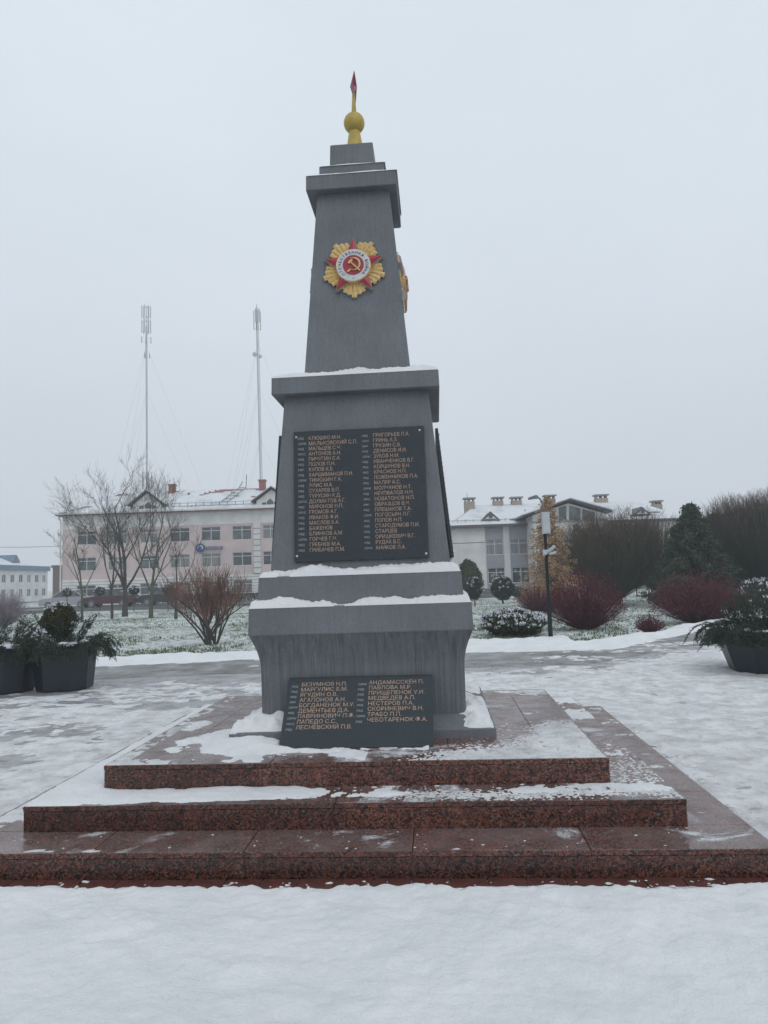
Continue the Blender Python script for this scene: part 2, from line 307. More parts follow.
# --- emblem
def emblem(parent):
    T=.258
    b=MB(); rng=random.Random(3)
    ring0=[]
    for s in range(5):                       # five golden fans between the star arms
        c=-PI/2+s*2*PI/5; n=7; prev=None
        for k in range(n):
            a0=c+(k-n/2)/n*R(70); a1=c+(k+1-n/2)/n*R(70); am=(a0+a1)/2
            u=abs(am-c)/R(35); rt=T*(1.05-.24*u+(.014 if k%2 else -.014)) 
            ri=T*.45; h=.030
            P=lambda r,a,y:(r*math.cos(a),y-.012,r*math.sin(a)); b.mi=0
            vs=[P(ri,a0,-.006),P(ri,a1,-.006),P(rt*.985,a1,-.008),P(rt,am,-.012),P(rt*.985,a0,-.008),P(ri,am,-.018),P(rt*.97,am,-.017)]
            b.add(vs,[(0,5,6,4),(5,1,2,6),(4,6,3),(6,2,3)])
            b.mi=1; b.add([P(rt*.985,a0,-.008),P(rt,am,-.012),P(rt*.985,a1,-.008),P(rt*.985,a0,0.04),P(rt,am,0.04),P(rt*.985,a1,0.04)],[(0,1,4,3),(1,2,5,4)])
            if k in (0,n-1):
                aa=a0 if k==0 else a1; b.add([P(ri,aa,-.006),P(rt*.985,aa,-.008),P(rt*.985,aa,.04),P(ri,aa,.04)],[(0,1,2,3)])
    rays=b.build('emblem_rays',[M['gold'],M['cast']],parent)
    b=MB()
    b=MB()
    for s in range(5):                       # red star arms with a ridge, gilt rim beneath
        c=PI/2+s*2*PI/5
        for mi,(tw,tl,y,yr) in enumerate(((.070,1.04,-.022,-.030),(.058,1.0,-.030,-.050))):
            b.mi=mi; ri=T*.42; d=Vector((math.cos(c),math.sin(c))); p=Vector((-d.y,d.x))
            def q(r,o,yy): z=d*r+p*o; return (z.x,yy-.016*(yy<0),z.y)
            b.add([q(ri,-tw,y),q(T*tl,0,y),q(ri,tw,y),q(ri,0,yr),q(ri,-tw,.0),q(T*tl,0,.0),q(ri,tw,.0)],[(0,1,3),(1,2,3)]); b.mi=2; b.add([q(ri,-tw,y),q(T*tl,0,y),q(ri,tw,y),q(ri,-tw,0),q(T*tl,0,0),q(ri,tw,0)],[(0,3,4,1),(1,4,5,2)])
    b.build('emblem_star',[M['gold_dark'],M['red'],M['cast']],rays)
    def disc(r,y0,y1,n=48,r0=None):
        b=MB(); y1-=.014
        pr=[(r*math.cos(2*PI*k/n),r*math.sin(2*PI*k/n)) for k in range(n)]
        b.loft([[(x,y0,z) for x,z in pr],[(x,y1,z) for x,z in pr]]); return b
    b=disc(.149,0,-.046); b.build('emblem_rim',M['gold'],rays)
    b=disc(.143,-.02,-.051); ring=b.build('emblem_ring',M['white_enamel'],rays)
    b=disc(.089,-.02,-.056); b.build('emblem_centre',M['red'],rays)
    t=MB(); s='ОТЕЧЕСТВЕННАЯ ВОЙНА'; n=len(s)
    for i,ch in enumerate(s):
        if ch==' ': continue
        a=R(222)-R(264)*i/(n-1); r=.104
        if i>=0: text_into(t,ch,r*math.cos(a),r*math.sin(a),.034,-.0655,.001,align='CENTER',rot=a-PI/2)
    t.build('emblem_lettering',M['dark_letter'],ring)
    b=MB(); pts=[((.011 if k%2==0 else .005)*math.cos(PI/2+k*PI/5),-.118+(.011 if k%2==0 else .005)*math.sin(PI/2+k*PI/5)) for k in range(10)]
    b.prism(pts,-.0675,-.064)
    b.build('emblem_small_star',M['gold'],ring)
    # crossed sickle and hammer
    b=MB(); outer=[];inner=[]
    for k in range(25):
        a=R(118)-R(245)*k/24; t_=k/24; wd=.003+.013*math.sin(PI*min(1,t_*1.15))**.8
        outer.append((.006+.058*math.cos(a),.004+.058*math.sin(a))); inner.append((.006+(.058-wd)*math.cos(a),.004+(.058-wd)*math.sin(a)))
    for k in range(24):
        q=[outer[k],outer[k+1],inner[k+1],inner[k]]; b.prism(q[::-1],-0.0820,-0.0700)
    b.prism([(-.030,-.040),(-.020,-.050),(-.046,-.070),(-.054,-.061)],-0.0820,-0.0702)
    b.prism([(.052,-.064),(.060,-.055),(-.018,.026),(-.026,.018)],-0.0850,-0.0703)
    b.prism([(-.044,.016),(-.032,.004),(-.004,.032),(-.004,.042),(-.018,.042)],-0.0880,-0.0705)
    b.build('hammer_and_sickle',M['gold'],rays)
    return rays
aU=math.atan((.449-.3155)/(4.964-3.2472)); z1=4.245; wU=.449-(z1-3.2472)*math.tan(aU)
e0=emblem(mon); e0.location=(-.004,-wU-.002,z1); e0.rotation_euler=(-aU,0,0)
for sgn in (1,-1):
    e1=copy_tree(e0,mon); e1.location=(sgn*(wU-.014),.0,z1); e1.rotation_euler=(-aU,0,sgn*PI/2)
# --- plaque leaning on the pedestal
base=Vector((0,-1.232,.452)); top=Vector((0,-.806,.880)); L=(top-base).length; ang=math.atan2(top.y-base.y,top.z-base.z)
pl=thing('leaning_name_plaque','black stone plaque with bronze names leaning against the foot of the obelisk','plaque',(-.006,base.y,base.z)); pl.rotation_euler=(-ang,0,0)
b=MB(); b.loft([[(-.538,-.003,0),(.533,-.003,0),(.533,.027,0),(-.538,.027,0)],[(-.542,-.003,L-.004),(.539,-.003,L-.004),(.539,.027,L-.004),(-.542,.027,L-.004)],[(-.539,0,L),(.536,0,L),(.536,.024,L),(-.539,.024,L)]]); b.build('plaque_slab',M['black_granite'],pl)
L1=['БЕЗУМНОВ Н.П.','МАРГУЛИС Б.М.','ЯГУДИН О.В.','АГАПОНОВ А.Н.','БОГДАНЕНОК М.У.','ДЕМЕНТЬЕВ Д.А.','ЛАВРИНОВИЧ П.Ф.','ЛАПЕДО С.С.','ЛЕСНЕВСКИЙ П.В.']
L2=['АНДАМАССКЕН П.','ПАВЛОВА М.Р.','ПРИЩЕПЕНОК У.И.','МЕДВЕДЕВ А.П.','НЕСТЕРОВ П.А.','СКОРИНЕВИЧ В.Н.','ТРАБО П.П.','ЧЕБОТАРЕНОК Ф.А.']
t=MB()
for i,s in enumerate(L1): text_into(t,s,-.44-.004*i*0,L*(1-.105-.076*i)-.022,.046,-.0035,xs=.97)
for i,s in enumerate(L2): text_into(t,s,.065,L*(1-.105-.076*i)-.018,.046,-.0035,xs=.97)
t.build('names_lettering',M['letter'],pl)
t=MB()
for i in range(9): text_into(t,RANK[(i*2)%11],-.512,L*(1-.12-.076*i)-.022,.022,-.0035,shear=.2)
for i in range(8): text_into(t,RANK[(i*3+1)%11],-.015,L*(1-.11-.076*i)-.020,.022,-.0035,shear=.2)
t.build('rank_lettering',M['rank'],pl)
b=MB()
for x in (-.40,.38): b.box((x-.03,.002,-.0),(x+.03,.03,-.022)) 
# ------------------------------------------------------------------ granite platform
plat=thing('granite_stepped_platform','three stepped platform of polished dark red granite under the obelisk','platform',(0,0,0))
rng=random.Random(7)
def step(hx,yf,yb,ztop,parent,inner=None):
    zt=ztop-.030; zb=ztop-.15; g=.0013
    root=MB(); root.box((-hx+.012,yf+.012,zb+.001),(hx-.012,yb-.012,zt-.001)); core=root.build('step',M['granite'],parent,tone=True)
    r=MB()
    def slabs(a,b,ln):
        n=max(1,round((b-a)/ln)); e=[a+(b-a)*k/n+(rng.uniform(-.06,.06) if 0<k<n else 0) for k in range(n+1)]; return list(zip(e[:-1],e[1:]))
    for a,c in slabs(-hx,hx,.95):
        r.tn=rng.random(); r.box((a+g,yf,zb),(c-g,yf+.02,zt-.0015)); r.tn=rng.random(); r.box((a+g,yb-.02,zb),(c-g,yb,zt-.0015))
    for a,c in slabs(yf+.0215,yb-.0215,.8):
        for s in (-1,1):
            r.tn=rng.random(); x0,x1=sorted((s*hx,s*(hx-.02))); r.box((x0,a+g,zb),(x1,c-g,zt-.0015))
    r.build('riser_slabs',M['granite'],core,tone=True)
    t=MB(); o=.003; bw=.36
    rows=[(yf-o,yf+bw)]+[(p,q) for p,q in slabs(yf+bw,yb-bw,.62)]+[(yb-bw,yb+o)]
    for j,(y0,y1) in enumerate(rows):
        edge=j in (0,len(rows)-1)
        cols=slabs(-hx-o,hx+o,.95) if edge else [(-hx-o,-hx+bw)]+slabs(-hx+bw,hx-bw,.7)+[(hx-bw,hx+o)]
        for x0,x1 in cols:
            if inner and x0>-inner[0]+.05 and x1<inner[0]-.05 and y0>inner[1]+.05 and y1<inner[2]-.05: continue
            t.tn=rng.random(); t.cbox((x0+g,y0+g,zt),(x1-g,y1-g,ztop),.0025)
    t.build('tread_slabs',M['granite_top'],core,tone=True)
    return core
W1,F1,B1,TR=1.6155,1.599,1.151,.3417
step(W1+2*TR,-F1-2*TR,B1+2*TR,.15,plat,(W1+TR,-F1-TR,B1+TR)); step(W1+TR,-F1-TR,B1+TR,.30,plat,(W1,-F1,B1)); step(W1,-F1,B1,.45,plat)
# brick edging round the foot
M['brick']=simple('brick_paver',(.115,.036,.027),(.07,.024,.02),14,.5,.3,60)
b=MB(); X=W1+2*TR+.004; Y=F1+2*TR+.004; x=-X-.1
while x<X+.1:
    b.tn=rng.random(); b.cbox((x+.003,-Y-.115+rng.uniform(-.002,.002),-.03),(x+.197,-Y,.012+rng.uniform(-.003,.003)),.004); x+=.2
y=-Y
while y<B1+2*TR:
    for s in (-1,1):
        x0,x1=sorted((s*X,s*(X+.1))); b.cbox((x0,y+.003,-.03),(x1,y+.197,.010),.004)
    y+=.2
tag(b.build('brick_edging',M['brick']),kind='structure')
# ------------------------------------------------------------------ snow sheets
def sheet(name,x0,x1,y0,y1,res,hf,zb,mat,label=None,cat='snow',kind='stuff',eps=0.0,parent=None):
    nx=int((x1-x0)/res)+1; ny=int((y1-y0)/res)+1; H=[]; V=[]
    for j in range(ny):
        for i in range(nx):
            x=x0+i*res; y=y0+j*res; h=hf(x,y); H.append(h); V.append((x,y,zb+max(h,-.006)))
    F=[]
    for j in range(ny-1):
        for i in range(nx-1):
            a=j*nx+i
            q=(a,a+1,a+nx+1,a+nx)
            if max(H[k] for k in q)>eps: F.append(q)
    used=sorted({k for q in F for k in q}); mp={k:i for i,k in enumerate(used)}
    b=MB(); b.v=[V[k] for k in used]; b.f=[tuple(mp[k] for k in q) for q in F]; b.m=[0]*len(F); b.tone=[0]*len(F)
    o=b.build(name,mat,parent,True)
    return tag(o,label,cat,None,kind)
def sq(x,y,cx=0,cy=0): return max(abs(x-cx),abs(y-cy))
def ledge(name,wo,wi,z,th,label,seed,pile=.5,res=.01,thr=-.2):
    def hf(x,y):
        d=sq(x,y)
        if d>wo+.004 or d<wi-.015: return -.01
        u=(wo-d)/max(.001,wo-wi); side=x if abs(y)>=abs(x) else y
        n=fbm(x*3.2+seed,y*3.2,seed,5); n2=noise.noise(Vector((x*34,y*34,seed)))
        h=th*(.75+.68*n+.16*n2+.2*noise.noise(Vector((x*80,y*80,seed)))*.35)*(.75+pile*u)*min(1,(wo+.003-d)/.012)
        if n<thr: h-=th*(thr-n)*4
        return h-.001
    return sheet(name,-wo-.01,wo+.01,-wo-.01,wo+.01,res,hf,z,M['snow'],label)
ledge('snow',.836,.790,1.414,.058,'white snow band on the lowest projecting ledge of the obelisk',3,.35,.009,-1.2)
ledge('snow',.770,.705,1.647,.056,'white snow band below the large name panel',8,.5,.009,-.40)
ledge('snow',.664,.449,3.247,.026,'snow heaped on the ledge between the two shafts',5,3.4,.011,-.8)
ledge('snow',.386,.284,5.099,.022,'thin snow rim on the topmost wide cornice',6,.6,.01,-.4)
ledge('snow',.281,.199,5.24,.018,'thin snow rim just below the top block',7,.6,.01,-.4)
def foot(x,y):
    d=sq(x,y)
    if d>.97 or d<.77: return -.01
    z=.514 if d>.95 else .514+(.95-d)/.18*.07
    f=sstep(.45,.75,abs(x)+.25*fbm(x*2,y*2,4)) if y<0 else .55+.5*fbm(x*3,y*3,2)
    return (z-.514)*1.02+ (.055*f*(1+.7*fbm(x*6,y*6,9)))*min(1,(.972-d)/.03)-.012-.002
sheet('snow',-.98,.98,-.98,.98,.014,foot,.514,M['snow'],'snow drifted over the sloping foot slab of the obelisk')
# drift left of the leaning plaque on the top step
def drift(x,y):
    a=math.hypot((x+.78)/.42,(y+1.15)/.28); b_=math.hypot((x+.42)/.40,(y+1.31)/.07); c=math.hypot((x+1.0)/.22,(y+.75)/.42)
    n=fbm(x*4,y*4,2,5)
    h=.085*max(0,1-a)+.05*max(0,1-b_)+.06*max(0,1-c)+.028*n-.012
    if abs(x)<.55 and y>-1.245: h=min(h,(-1.236-y)*.9+ .0)
    if x<-W1+.02 or y<-F1+.03: h=-.01
    return h
sheet('snow',-1.6,.1,-1.58,-.2,.012,drift,.452,M['snow'],'snow drift beside the left end of the leaning plaque')
def clump(x,y):
    n=fbm(x*9,y*14,5,4); return .022*n+.004-abs(y+1.275)*.28 if x<.5 else -.01
sheet('snow',-.5,.5,-1.33,-1.237,.006,clump,.452,M['snow'],'small snow clumps along the bottom edge of the leaning plaque')
# patches on the treads
def tread1(x,y):
    if y>1.10 or x<-W1+.01 or x>W1-.01 or y<-F1+.006 or sq(x,y)<.975: return -.01
    n=fbm(x*1.5+3,y*1.5,7,5); k=0
    if x<-.85 and y<.2: k=.55*sstep(.1,.6,(-x-.85))*sstep(-1.62,-1.1,-abs(y+1.3)-.6)
    if y>.75: k=.35
    n+=.45*fbm(x*14,y*14,3,3); e=-.006+.014*(n+k-.42)
    if x<-W1+.12 and n>-.3: e=max(e,.008+.01*n)
    return e
sheet('snow',-W1,W1,-F1,B1,.02,tread1,.451,M['snow_trod'],'thin icy snow patches on the top granite step')
def tread2(x,y):
    if x<-W1-TR+.008 or x>W1+TR-.008 or y<-F1-TR+.008 or y>B1+TR-.01: return -.01
    if abs(x)<W1+.004 and -F1-.004<y<B1+.004: return -.01
    n=fbm(x*2.2,y*2.2,11,5)
    if y<-F1:
        k=1.0*sstep(.95,-.3,x); v=(y+F1+TR)/TR
        if x<-W1-.02: k=1.4
        n+=.25*fbm(x*12,y*12,3,3); h=.017*(k*.80+.85*n-.24-.38*abs(v-.62)*(1 if x>-W1 else .2))
        h-=.05*max(0,.26+.16*sstep(-1.4,.2,x)+.14*n-v)*(1 if x>-W1-.1 else .3); return min(h,.05)
    if x<0: return .012+.012*n+ .008
    n+=.5*fbm(x*16,y*16,3,3); return .008*(n-.42)+ (.004 if y>.4 else -.002)
sheet('snow',-W1-TR,W1+TR,-F1-TR,B1+TR,.016,tread2,.301,M['snow'],'snow along the tread of the middle granite step')
def tread3(x,y):
    X3=W1+2*TR; 
    if abs(x)>X3-.01 or y<-F1-2*TR+.01 or y>B1+2*TR-.01: return -.01
    if abs(x)<W1+TR+.004 and -F1-TR-.004<y<B1+TR+.004: return -.01
    n=fbm(x*3.2,y*6,21,5)
    n+=.5*fbm(x*16,y*22,3,3)
    if y<-F1-TR: return .008*(n-.75) if x<1 else -.01
    if x<0: return .008*(n+.05)
    return .008*(n-.7)
sheet('snow',-2.31,2.31,-2.3,1.85,.02,tread3,.151,M['snow_trod'],'melting snow scraps on the lowest granite step')
def frost1(x,y):
    if x>W1-.012 or y<-F1+.012 or sq(x,y)<.985: return -.01
    m_=sstep(.15,.75,x-.1*(y+F1)*0+.4*fbm(x*1.2,y*1.2,4,4)-.55*(y+F1))*sstep(-.15,-.75,y-.25*fbm(x*2,y*2,8,4))
    g=noise.noise(Vector((x*60,y*60,3)))+.6*noise.noise(Vector((x*28,y*28,9))); return .006*(g-.75+1.25*m_)-.001
sheet('snow',.1,W1,-F1,-.2,.0085,frost1,.4515,M['snow_trod'],'granular frost over the front right corner of the top granite step')
def frost2(x,y):
    if x>W1+TR-.012 or y<-F1-TR+.008 or (x<W1+.01 and y>-F1-.01): return -.01
    v=(y+F1+TR)/TR; m_=sstep(-.3,.6,x+.3*fbm(x*2,y*2,5,3))*max(0,1-abs(v-.35-.2*fbm(x*1.5,2,1,3))*1.8)
    if y>-F1: m_=.6*sstep(-.2,-1.3,y)
    g=noise.noise(Vector((x*60,y*60,13)))+.6*noise.noise(Vector((x*28,y*28,19))); return .006*(g-.72+1.1*m_)-.001
sheet('snow',-.3,W1+TR,-F1-TR,-.4,.0085,frost2,.3015,M['snow_trod'],'granular frost along the right half of the middle granite step')
# ------------------------------------------------------------------ ground
def pavermat():
    m,nt,b=nodes('plaza_pavers'); v=coords(nt); br=N(nt,'ShaderNodeTexBrick',Scale=1.); nt.links.new(v,br.inputs['Vector'])
    br.inputs['Color1'].default_value=(.15,.12,.115,1); br.inputs['Color2'].default_value=(.10,.088,.088,1); br.inputs['Mortar'].default_value=(.34,.35,.37,1)
    br.inputs['Mortar Size'].default_value=.008; br.inputs['Brick Width'].default_value=.2; br.inputs['Row Height'].default_value=.1
    ice=noise_t(nt,v,3,6,.7); col=mixc(nt,ramp(nt,ice,[(.38,.15),(.58,.8)]),br.outputs['Color'],(.42,.43,.455))
    nt.links.new(col,b.inputs['Base Color']); b.inputs['Roughness'].default_value=.4; bump(nt,b,noise_t(nt,v,25,4,.7),.5,.01); return m
M['pavers']=pavermat()
def pathmat():
    m,nt,b=nodes('path_wet_pavers'); v=coords(nt); br=N(nt,'ShaderNodeTexBrick',Scale=1.); 
    mp=coords(nt); nt.links.new(mp,br.inputs['Vector'])
    br.inputs['Color1'].default_value=(.17,.168,.162,1); br.inputs['Color2'].default_value=(.12,.12,.118,1); br.inputs['Mortar'].default_value=(.07,.07,.07,1)
    br.inputs['Mortar Size'].default_value=.02; br.inputs['Brick Width'].default_value=.6; br.inputs['Row Height'].default_value=.3
    col=mixc(nt,ramp(nt,noise_t(nt,v,1.4,6,.7),[(.45,0),(.66,.75)]),br.outputs['Color'],(.40,.41,.42))
    nt.links.new(col,b.inputs['Base Color']); b.inputs['Roughness'].default_value=.45; bump(nt,b,noise_t(nt,v,14,4,.7),.4,.01); return m
M['path']=pathmat()
def lawnmat():
    m,nt,b=nodes('snowy_lawn'); v=coords(nt)
    n1=noise_t(nt,v,5.5,6,.8); n2=noise_t(nt,v,.25,3,.6); f=math_n(nt,'ADD',n1,math_n(nt,'MULTIPLY',math_n(nt,'SUBTRACT',n2,.5),.35))
    col=ramp(nt,f,[(.38,(.04,.065,.03)),(.45,(.13,.17,.11)),(.49,(.40,.44,.41)),(.54,(.66,.685,.69))])
    nt.links.new(col,b.inputs['Base Color']); b.inputs['Roughness'].default_value=.8; bump(nt,b,n1,.8,.06); return m
M['lawn']=lawnmat()
b=MB(); b.add([(-900,-900,-.16),(900,-900,-.16),(900,900,-.16),(-900,900,-.16)],[(0,1,2,3)]); tag(b.build('ground',M['lawn']),kind='structure')
# lawn with gentle relief
b=MB(); nx,ny=120,90
xs=[-70+140*i/nx for i in range(nx+1)]; ys=[8.5+60*(j/ny)**1.5 for j in range(ny+1)]
b.add([(x,y,-.035+.05*fbm(x*.3,y*.3,3)*min(1,max(0,(y-14)/8))) for y in ys for x in xs],[(j*(nx+1)+i,j*(nx+1)+i+1,(j+1)*(nx+1)+i+1,(j+1)*(nx+1)+i) for j in range(ny) for i in range(nx)])
tag(b.build('lawn',M['lawn'],None,True),kind='structure')
def far_edge(x):     # far edge of the grey path
    if x<4.1: return 8.15+ (x+6.4)*.22 if x<-3 else 8.9-.0*x+.03*(x-1)
    return 8.99+ (x-4.1)*1.18+.12*math.sin(x*2)*0
b=MB(); b.box((-45,-12,-.05),(45,9.3,0)); 
pz=b.build('plaza',M['pavers']); tag(pz,kind='structure')
b=MB(); pv=[]
xs=[-40+.8*i for i in range(91)]
def near_edge(x):
    return (6.55+(x+3.4)*.15 if x<-3 else 6.6+.02*x) if x<3.4 else 6.9+(x-3.4)*.98
b.add([(x,near_edge(x),.006) for x in xs]+[(x,far_edge(x)+.6,.006) for x in xs],[(i,i+1,len(xs)+i+1,len(xs)+i) for i in range(len(xs)-1)])
tag(b.build('path',M['path'],loc=(0,0,-.003)),kind='structure')
# snow: foreground bank
FP={}; rng=random.Random(77)
def add_print(x,y,a,l=.15,w_=.052):
    for q in range(int((x-.2)*2)-1,int((x+.2)*2)+2):
        for r2 in range(int((y-.2)*2)-1,int((y+.2)*2)+2): FP.setdefault((q,r2),[]).append((x,y,math.cos(a),math.sin(a),l,w_))
for k in range(46):
    x,y=rng.uniform(-9,10),rng.uniform(-3,7.5); a=rng.choice((rng.gauss(0,.35),rng.gauss(PI/2,.4))); 
    for q in range(rng.randint(4,12)):
        x+=.62*math.cos(a); y+=.62*math.sin(a); a+=rng.gauss(0,.06); o=.10*(1 if q%2 else -1); add_print(x-o*math.sin(a),y+o*math.cos(a),a+rng.gauss(0,.12))
def prints(x,y):
    d=0
    for (px,py,c,s_,l,w_) in FP.get((int(math.floor(x*2)),int(math.floor(y*2))),()):
        u=((x-px)*c+(y-py)*s_)/l; v=(-(x-px)*s_+(y-py)*c)/w_; t=u*u+v*v
        if t<1: d=max(d,(1-t)**.5)
        elif t<2: d=max(d,-.25*(2-t))
    return d
for (x,y,a) in ((-1.35,-3.1,.4),(-.95,-2.95,.5),(1.5,-2.9,2.4),(1.15,-2.62,2.6),(-1.7,-2.75,.2)): add_print(x,y,a,.10,.05)
PX,PYF=W1+2*TR,F1+2*TR
def fg(x,y):
    e=-PYF-.092-.062*(fbm(x*2.1,3.3,1,6)+.45*noise.noise(Vector((x*13,1,2)))+.3*noise.noise(Vector((x*31,1,2)))) 
    if abs(x)>2.2: e+=(abs(x)-2.2)*.6
    if x>1.75: e+=sstep(1.75,2.3,x)*.075
    d=e-y; n=fbm(x*1.1,y*1.1,5,5)
    h=.040*sstep(-.01,.09,d)*(1+.35*noise.noise(Vector((x*7,y*7,3))))+.030*n*sstep(0,.3,d)-.004
    h+=.006*noise.noise(Vector((x*19,y*19,8)))*sstep(0,.1,d)-.016*prints(x,y)*sstep(.05,.2,d)
    return h if d>-.03 else -.01
sheet('snow',-4.2,4.2,-5.4,-2.28,.014,fg,.0,M['snow'],'smooth snow in the foreground below the granite steps')
# snow over the plaza
def pz_snow(x,y):
    if abs(x)<PX+.03 and y>-PYF-.1 and y<B1+2*TR+.05: return -.01
    if y<-2.6 and abs(x)<4.1: return -.01
    n=fbm(x*.9,y*1.5,31,5); n2=fbm(x*3.5,y*3.5,17,3); n3=fbm(x*.22,y*.22,9,2)
    e=near_edge(x)-y
    k=.30
    if x>PX: 
        k=1.05; dx=x-PX-.06-.05*fbm(.3,y*2.4,8,4); k-=1.2*max(0,.12-dx)/.12*(1 if y<.5 else .2)
    if x<0:
        k=.13+.55*sstep(-3.6,-2.6,x-max(0,y)*.25)
    if y>2.2: k=min(k,.42 if x<0 else .80)
    k-=.9*sstep(1.6,.0,e)
    h=.022*(.75*n+.60*n2+.35*fbm(x*11,y*13,6,2)+.45*fbm(x*5,y*9,2,3)+k*.95-.02+.25*n3)-.022*prints(x,y)
    return min(h,.05)
sheet('snow',-10,11,-4,11,.032,pz_snow,.001,M['snow_trod'],'trodden snow and ice over the plaza around the steps')
def verge(x,y):
    e=y-far_edge(x)-.16*fbm(x*1.3,2.2,4,5); 
    if e<-.1: return -.01
    back=sstep(3.4,1.6,e) if x<3.5 else sstep(2.0,.8,e)
    if x<-2: back=sstep(2.2,.9,e)
    n=fbm(x*.8,y*.8,12,5)
    return (.11*sstep(-.02,.30,e)*(1+.6*n)+.045*fbm(x*2.6,y*2.6,5,4))*back-.01-.05*(1-back)
sheet('snow',-22,14,6.6,24,.07,verge,.004,M['snow'],'bank of snow along the far side of the grey path')
cr=MB(); rng=random.Random(41)
def crumb(x,y,z,r):
    sx_,sy_=rng.uniform(.7,2.2),rng.uniform(.7,1.5); n0=len(cr.v); cr.ball((x,y,z+r*.35),r,6,5,.75)
    for i in range(n0,len(cr.v)):
        v=Vector(cr.v[i]); d=v-Vector((x,y,z)); cr.v[i]=tuple(Vector((x,y,z))+Vector((d.x*sx_,d.y*sy_,d.z*.6))*(1+.9*noise.noise(v*130)))
for k in range(170):
    x=rng.uniform(-2.4,2.4); y=-PYF-.03-rng.random()**.6*.13; crumb(x,y,.012,rng.choice((.003,.004,.006,.011)))
for k in range(110):
    x=rng.gauss(.2,1.1); v=rng.random(); 
    if abs(x)<W1+TR-.05: crumb(x,-F1-TR+.05+v*(TR-.07),.30,rng.choice((.002,.003,.005,.009)))
for k in range(90):
    x=rng.uniform(-1.2,1.5); y=-1.27-rng.random()*.28; crumb(x,y,.45,rng.choice((.002,.003,.005,.010)))
for k in range(60):
    x=rng.uniform(-2.2,2.2); y=-PYF+.03+rng.random()*.29; crumb(x,y,.15,rng.choice((.002,.003,.005)))
for k in range(200):
    a=PX+.10+abs(rng.gauss(0,.10)); y=rng.uniform(-2.2,1.6); crumb(a*rng.choice((1,1,-1)),y,.008,rng.choice((.006,.010,.016,.02)))
tag(cr.build('snow',M['snow'],None,True),'crumbs of snow scattered over the granite treads and brick edging','snow',None,'stuff')
# ------------------------------------------------------------------ plants
def tri_tube(mb,pts,r0,r1,n=3): mb.tube(pts,[r0+(r1-r0)*i/(len(pts)-1) for i in range(len(pts))],n,False)
def branch(mb,rng,p,d,length,r,depth,up=.25,wig=.18,nb=(3,5),ratio=.62,spread=.7,minr=.004):
    k=5 if depth>1 else 4; pts=[p]; q=p.copy(); dd=d.normalized()
    for i in range(k):
        dd=(dd+Vector((rng.gauss(0,wig),rng.gauss(0,wig),rng.gauss(0,wig)*.6+up*.25))).normalized(); q=q+dd*(length/k); pts.append(q.copy())
    re=max(minr,r*.28); rad=[r+(re-r)*i/k for i in range(k+1)]; mb.tube(pts,rad,6 if depth>2 else (4 if depth>1 else 3),False)
    if depth==0: return
    for j in range(rng.randint(*nb)+ (1 if depth==1 else 0)):
        t=rng.uniform(.25,1.0); i=min(k-1,int(t*k)); b0=pts[i].lerp(pts[i+1],t*k-i); dr=(pts[i+1]-pts[i]).normalized()
        a=rng.uniform(0,2*PI); s=dr.cross(Vector((math.cos(a),math.sin(a),.2))).normalized()
        nd=(dr*(1-spread*.5)+s*spread+Vector((0,0,up))).normalized()
        branch(mb,rng,b0,nd,length*ratio*rng.uniform(.7,1.15),max(minr,r*(1-.55*t)*.6),depth-1,up,wig,nb,ratio,spread,minr)
M['bark']=simple('bark_grey',(.082,.075,.068),(.05,.046,.042),6,.9,.6,30); M['bark_green']=simple('bark_mossy',(.10,.115,.075),(.07,.07,.058),5,.9)
M['twig_red']=simple('twig_reddish',(.16,.075,.065),(.11,.06,.05),4,.8)
def bare_tree(label,px,py,h,seed,mat='bark',depth=4,spread=.7,r=None,forks=1,group='bare trees on the lawn',tr=.22,up=.3,nb=(3,5),name='bare_tree'):
    loc,D=ground(px,py); rng=random.Random(seed); t=thing(name,label,'tree',loc,YAW,group)
    r=r or h*.018; mb=MB(); mb.tube([(0,0,-.05),(0,0,h*tr*.5),(rng.uniform(-.04,.04)*h*.3,0,h*tr)],[r*1.5,r*1.1,r],8,False); mb.build('trunk',M[mat],t,True)
    cb=MB(); top=Vector((0,0,h*tr*.97))
    if forks>1: branch(cb,rng,top-Vector((0,0,h*.02)),Vector((.04,0,1)),h*.66,r*.85,depth,up,.06,nb,.55,spread,.0038)
    for k in range(forks):
        a=2*PI*k/forks+rng.uniform(0,1); d=Vector((math.cos(a)*.5,math.sin(a)*.5,1)) if forks>1 else Vector((0.03,0,1))
        branch(cb,rng,top,d,h*(.56 if forks>1 else .6),r*(.6 if forks>1 else .9),depth,up,.10,nb,.60,spread,.0038)
    cb.build('crown',M[mat],t); return t
bare_tree('tallest bare tree, dark forked trunk in front of the pink building',125,616,7.4,5,depth=4,forks=3,r=.125,tr=.2,up=.22,nb=(4,5),spread=.6)
bare_tree('slim bare tree at the left corner of the pink building, pale trunk',82,622,4.4,11,'bark_green',4,.6,forks=2,r=.055,tr=.32,nb=(3,4))
bare_tree('bare tree with mossy green trunk right of the tallest bare tree',151,617,6.0,23,'bark_green',4,.6,forks=2,r=.09,tr=.22,nb=(3,5))
bare_tree('thin bare sapling just left of the tallest bare tree',112,618,5.6,31,'bark',3,.5,forks=2,r=.06,tr=.3)
bare_tree('small bare tree between the mossy tree and the reddish shrub',176,618,3.6,37,'bark',3,.6,forks=2,r=.06,tr=.35)
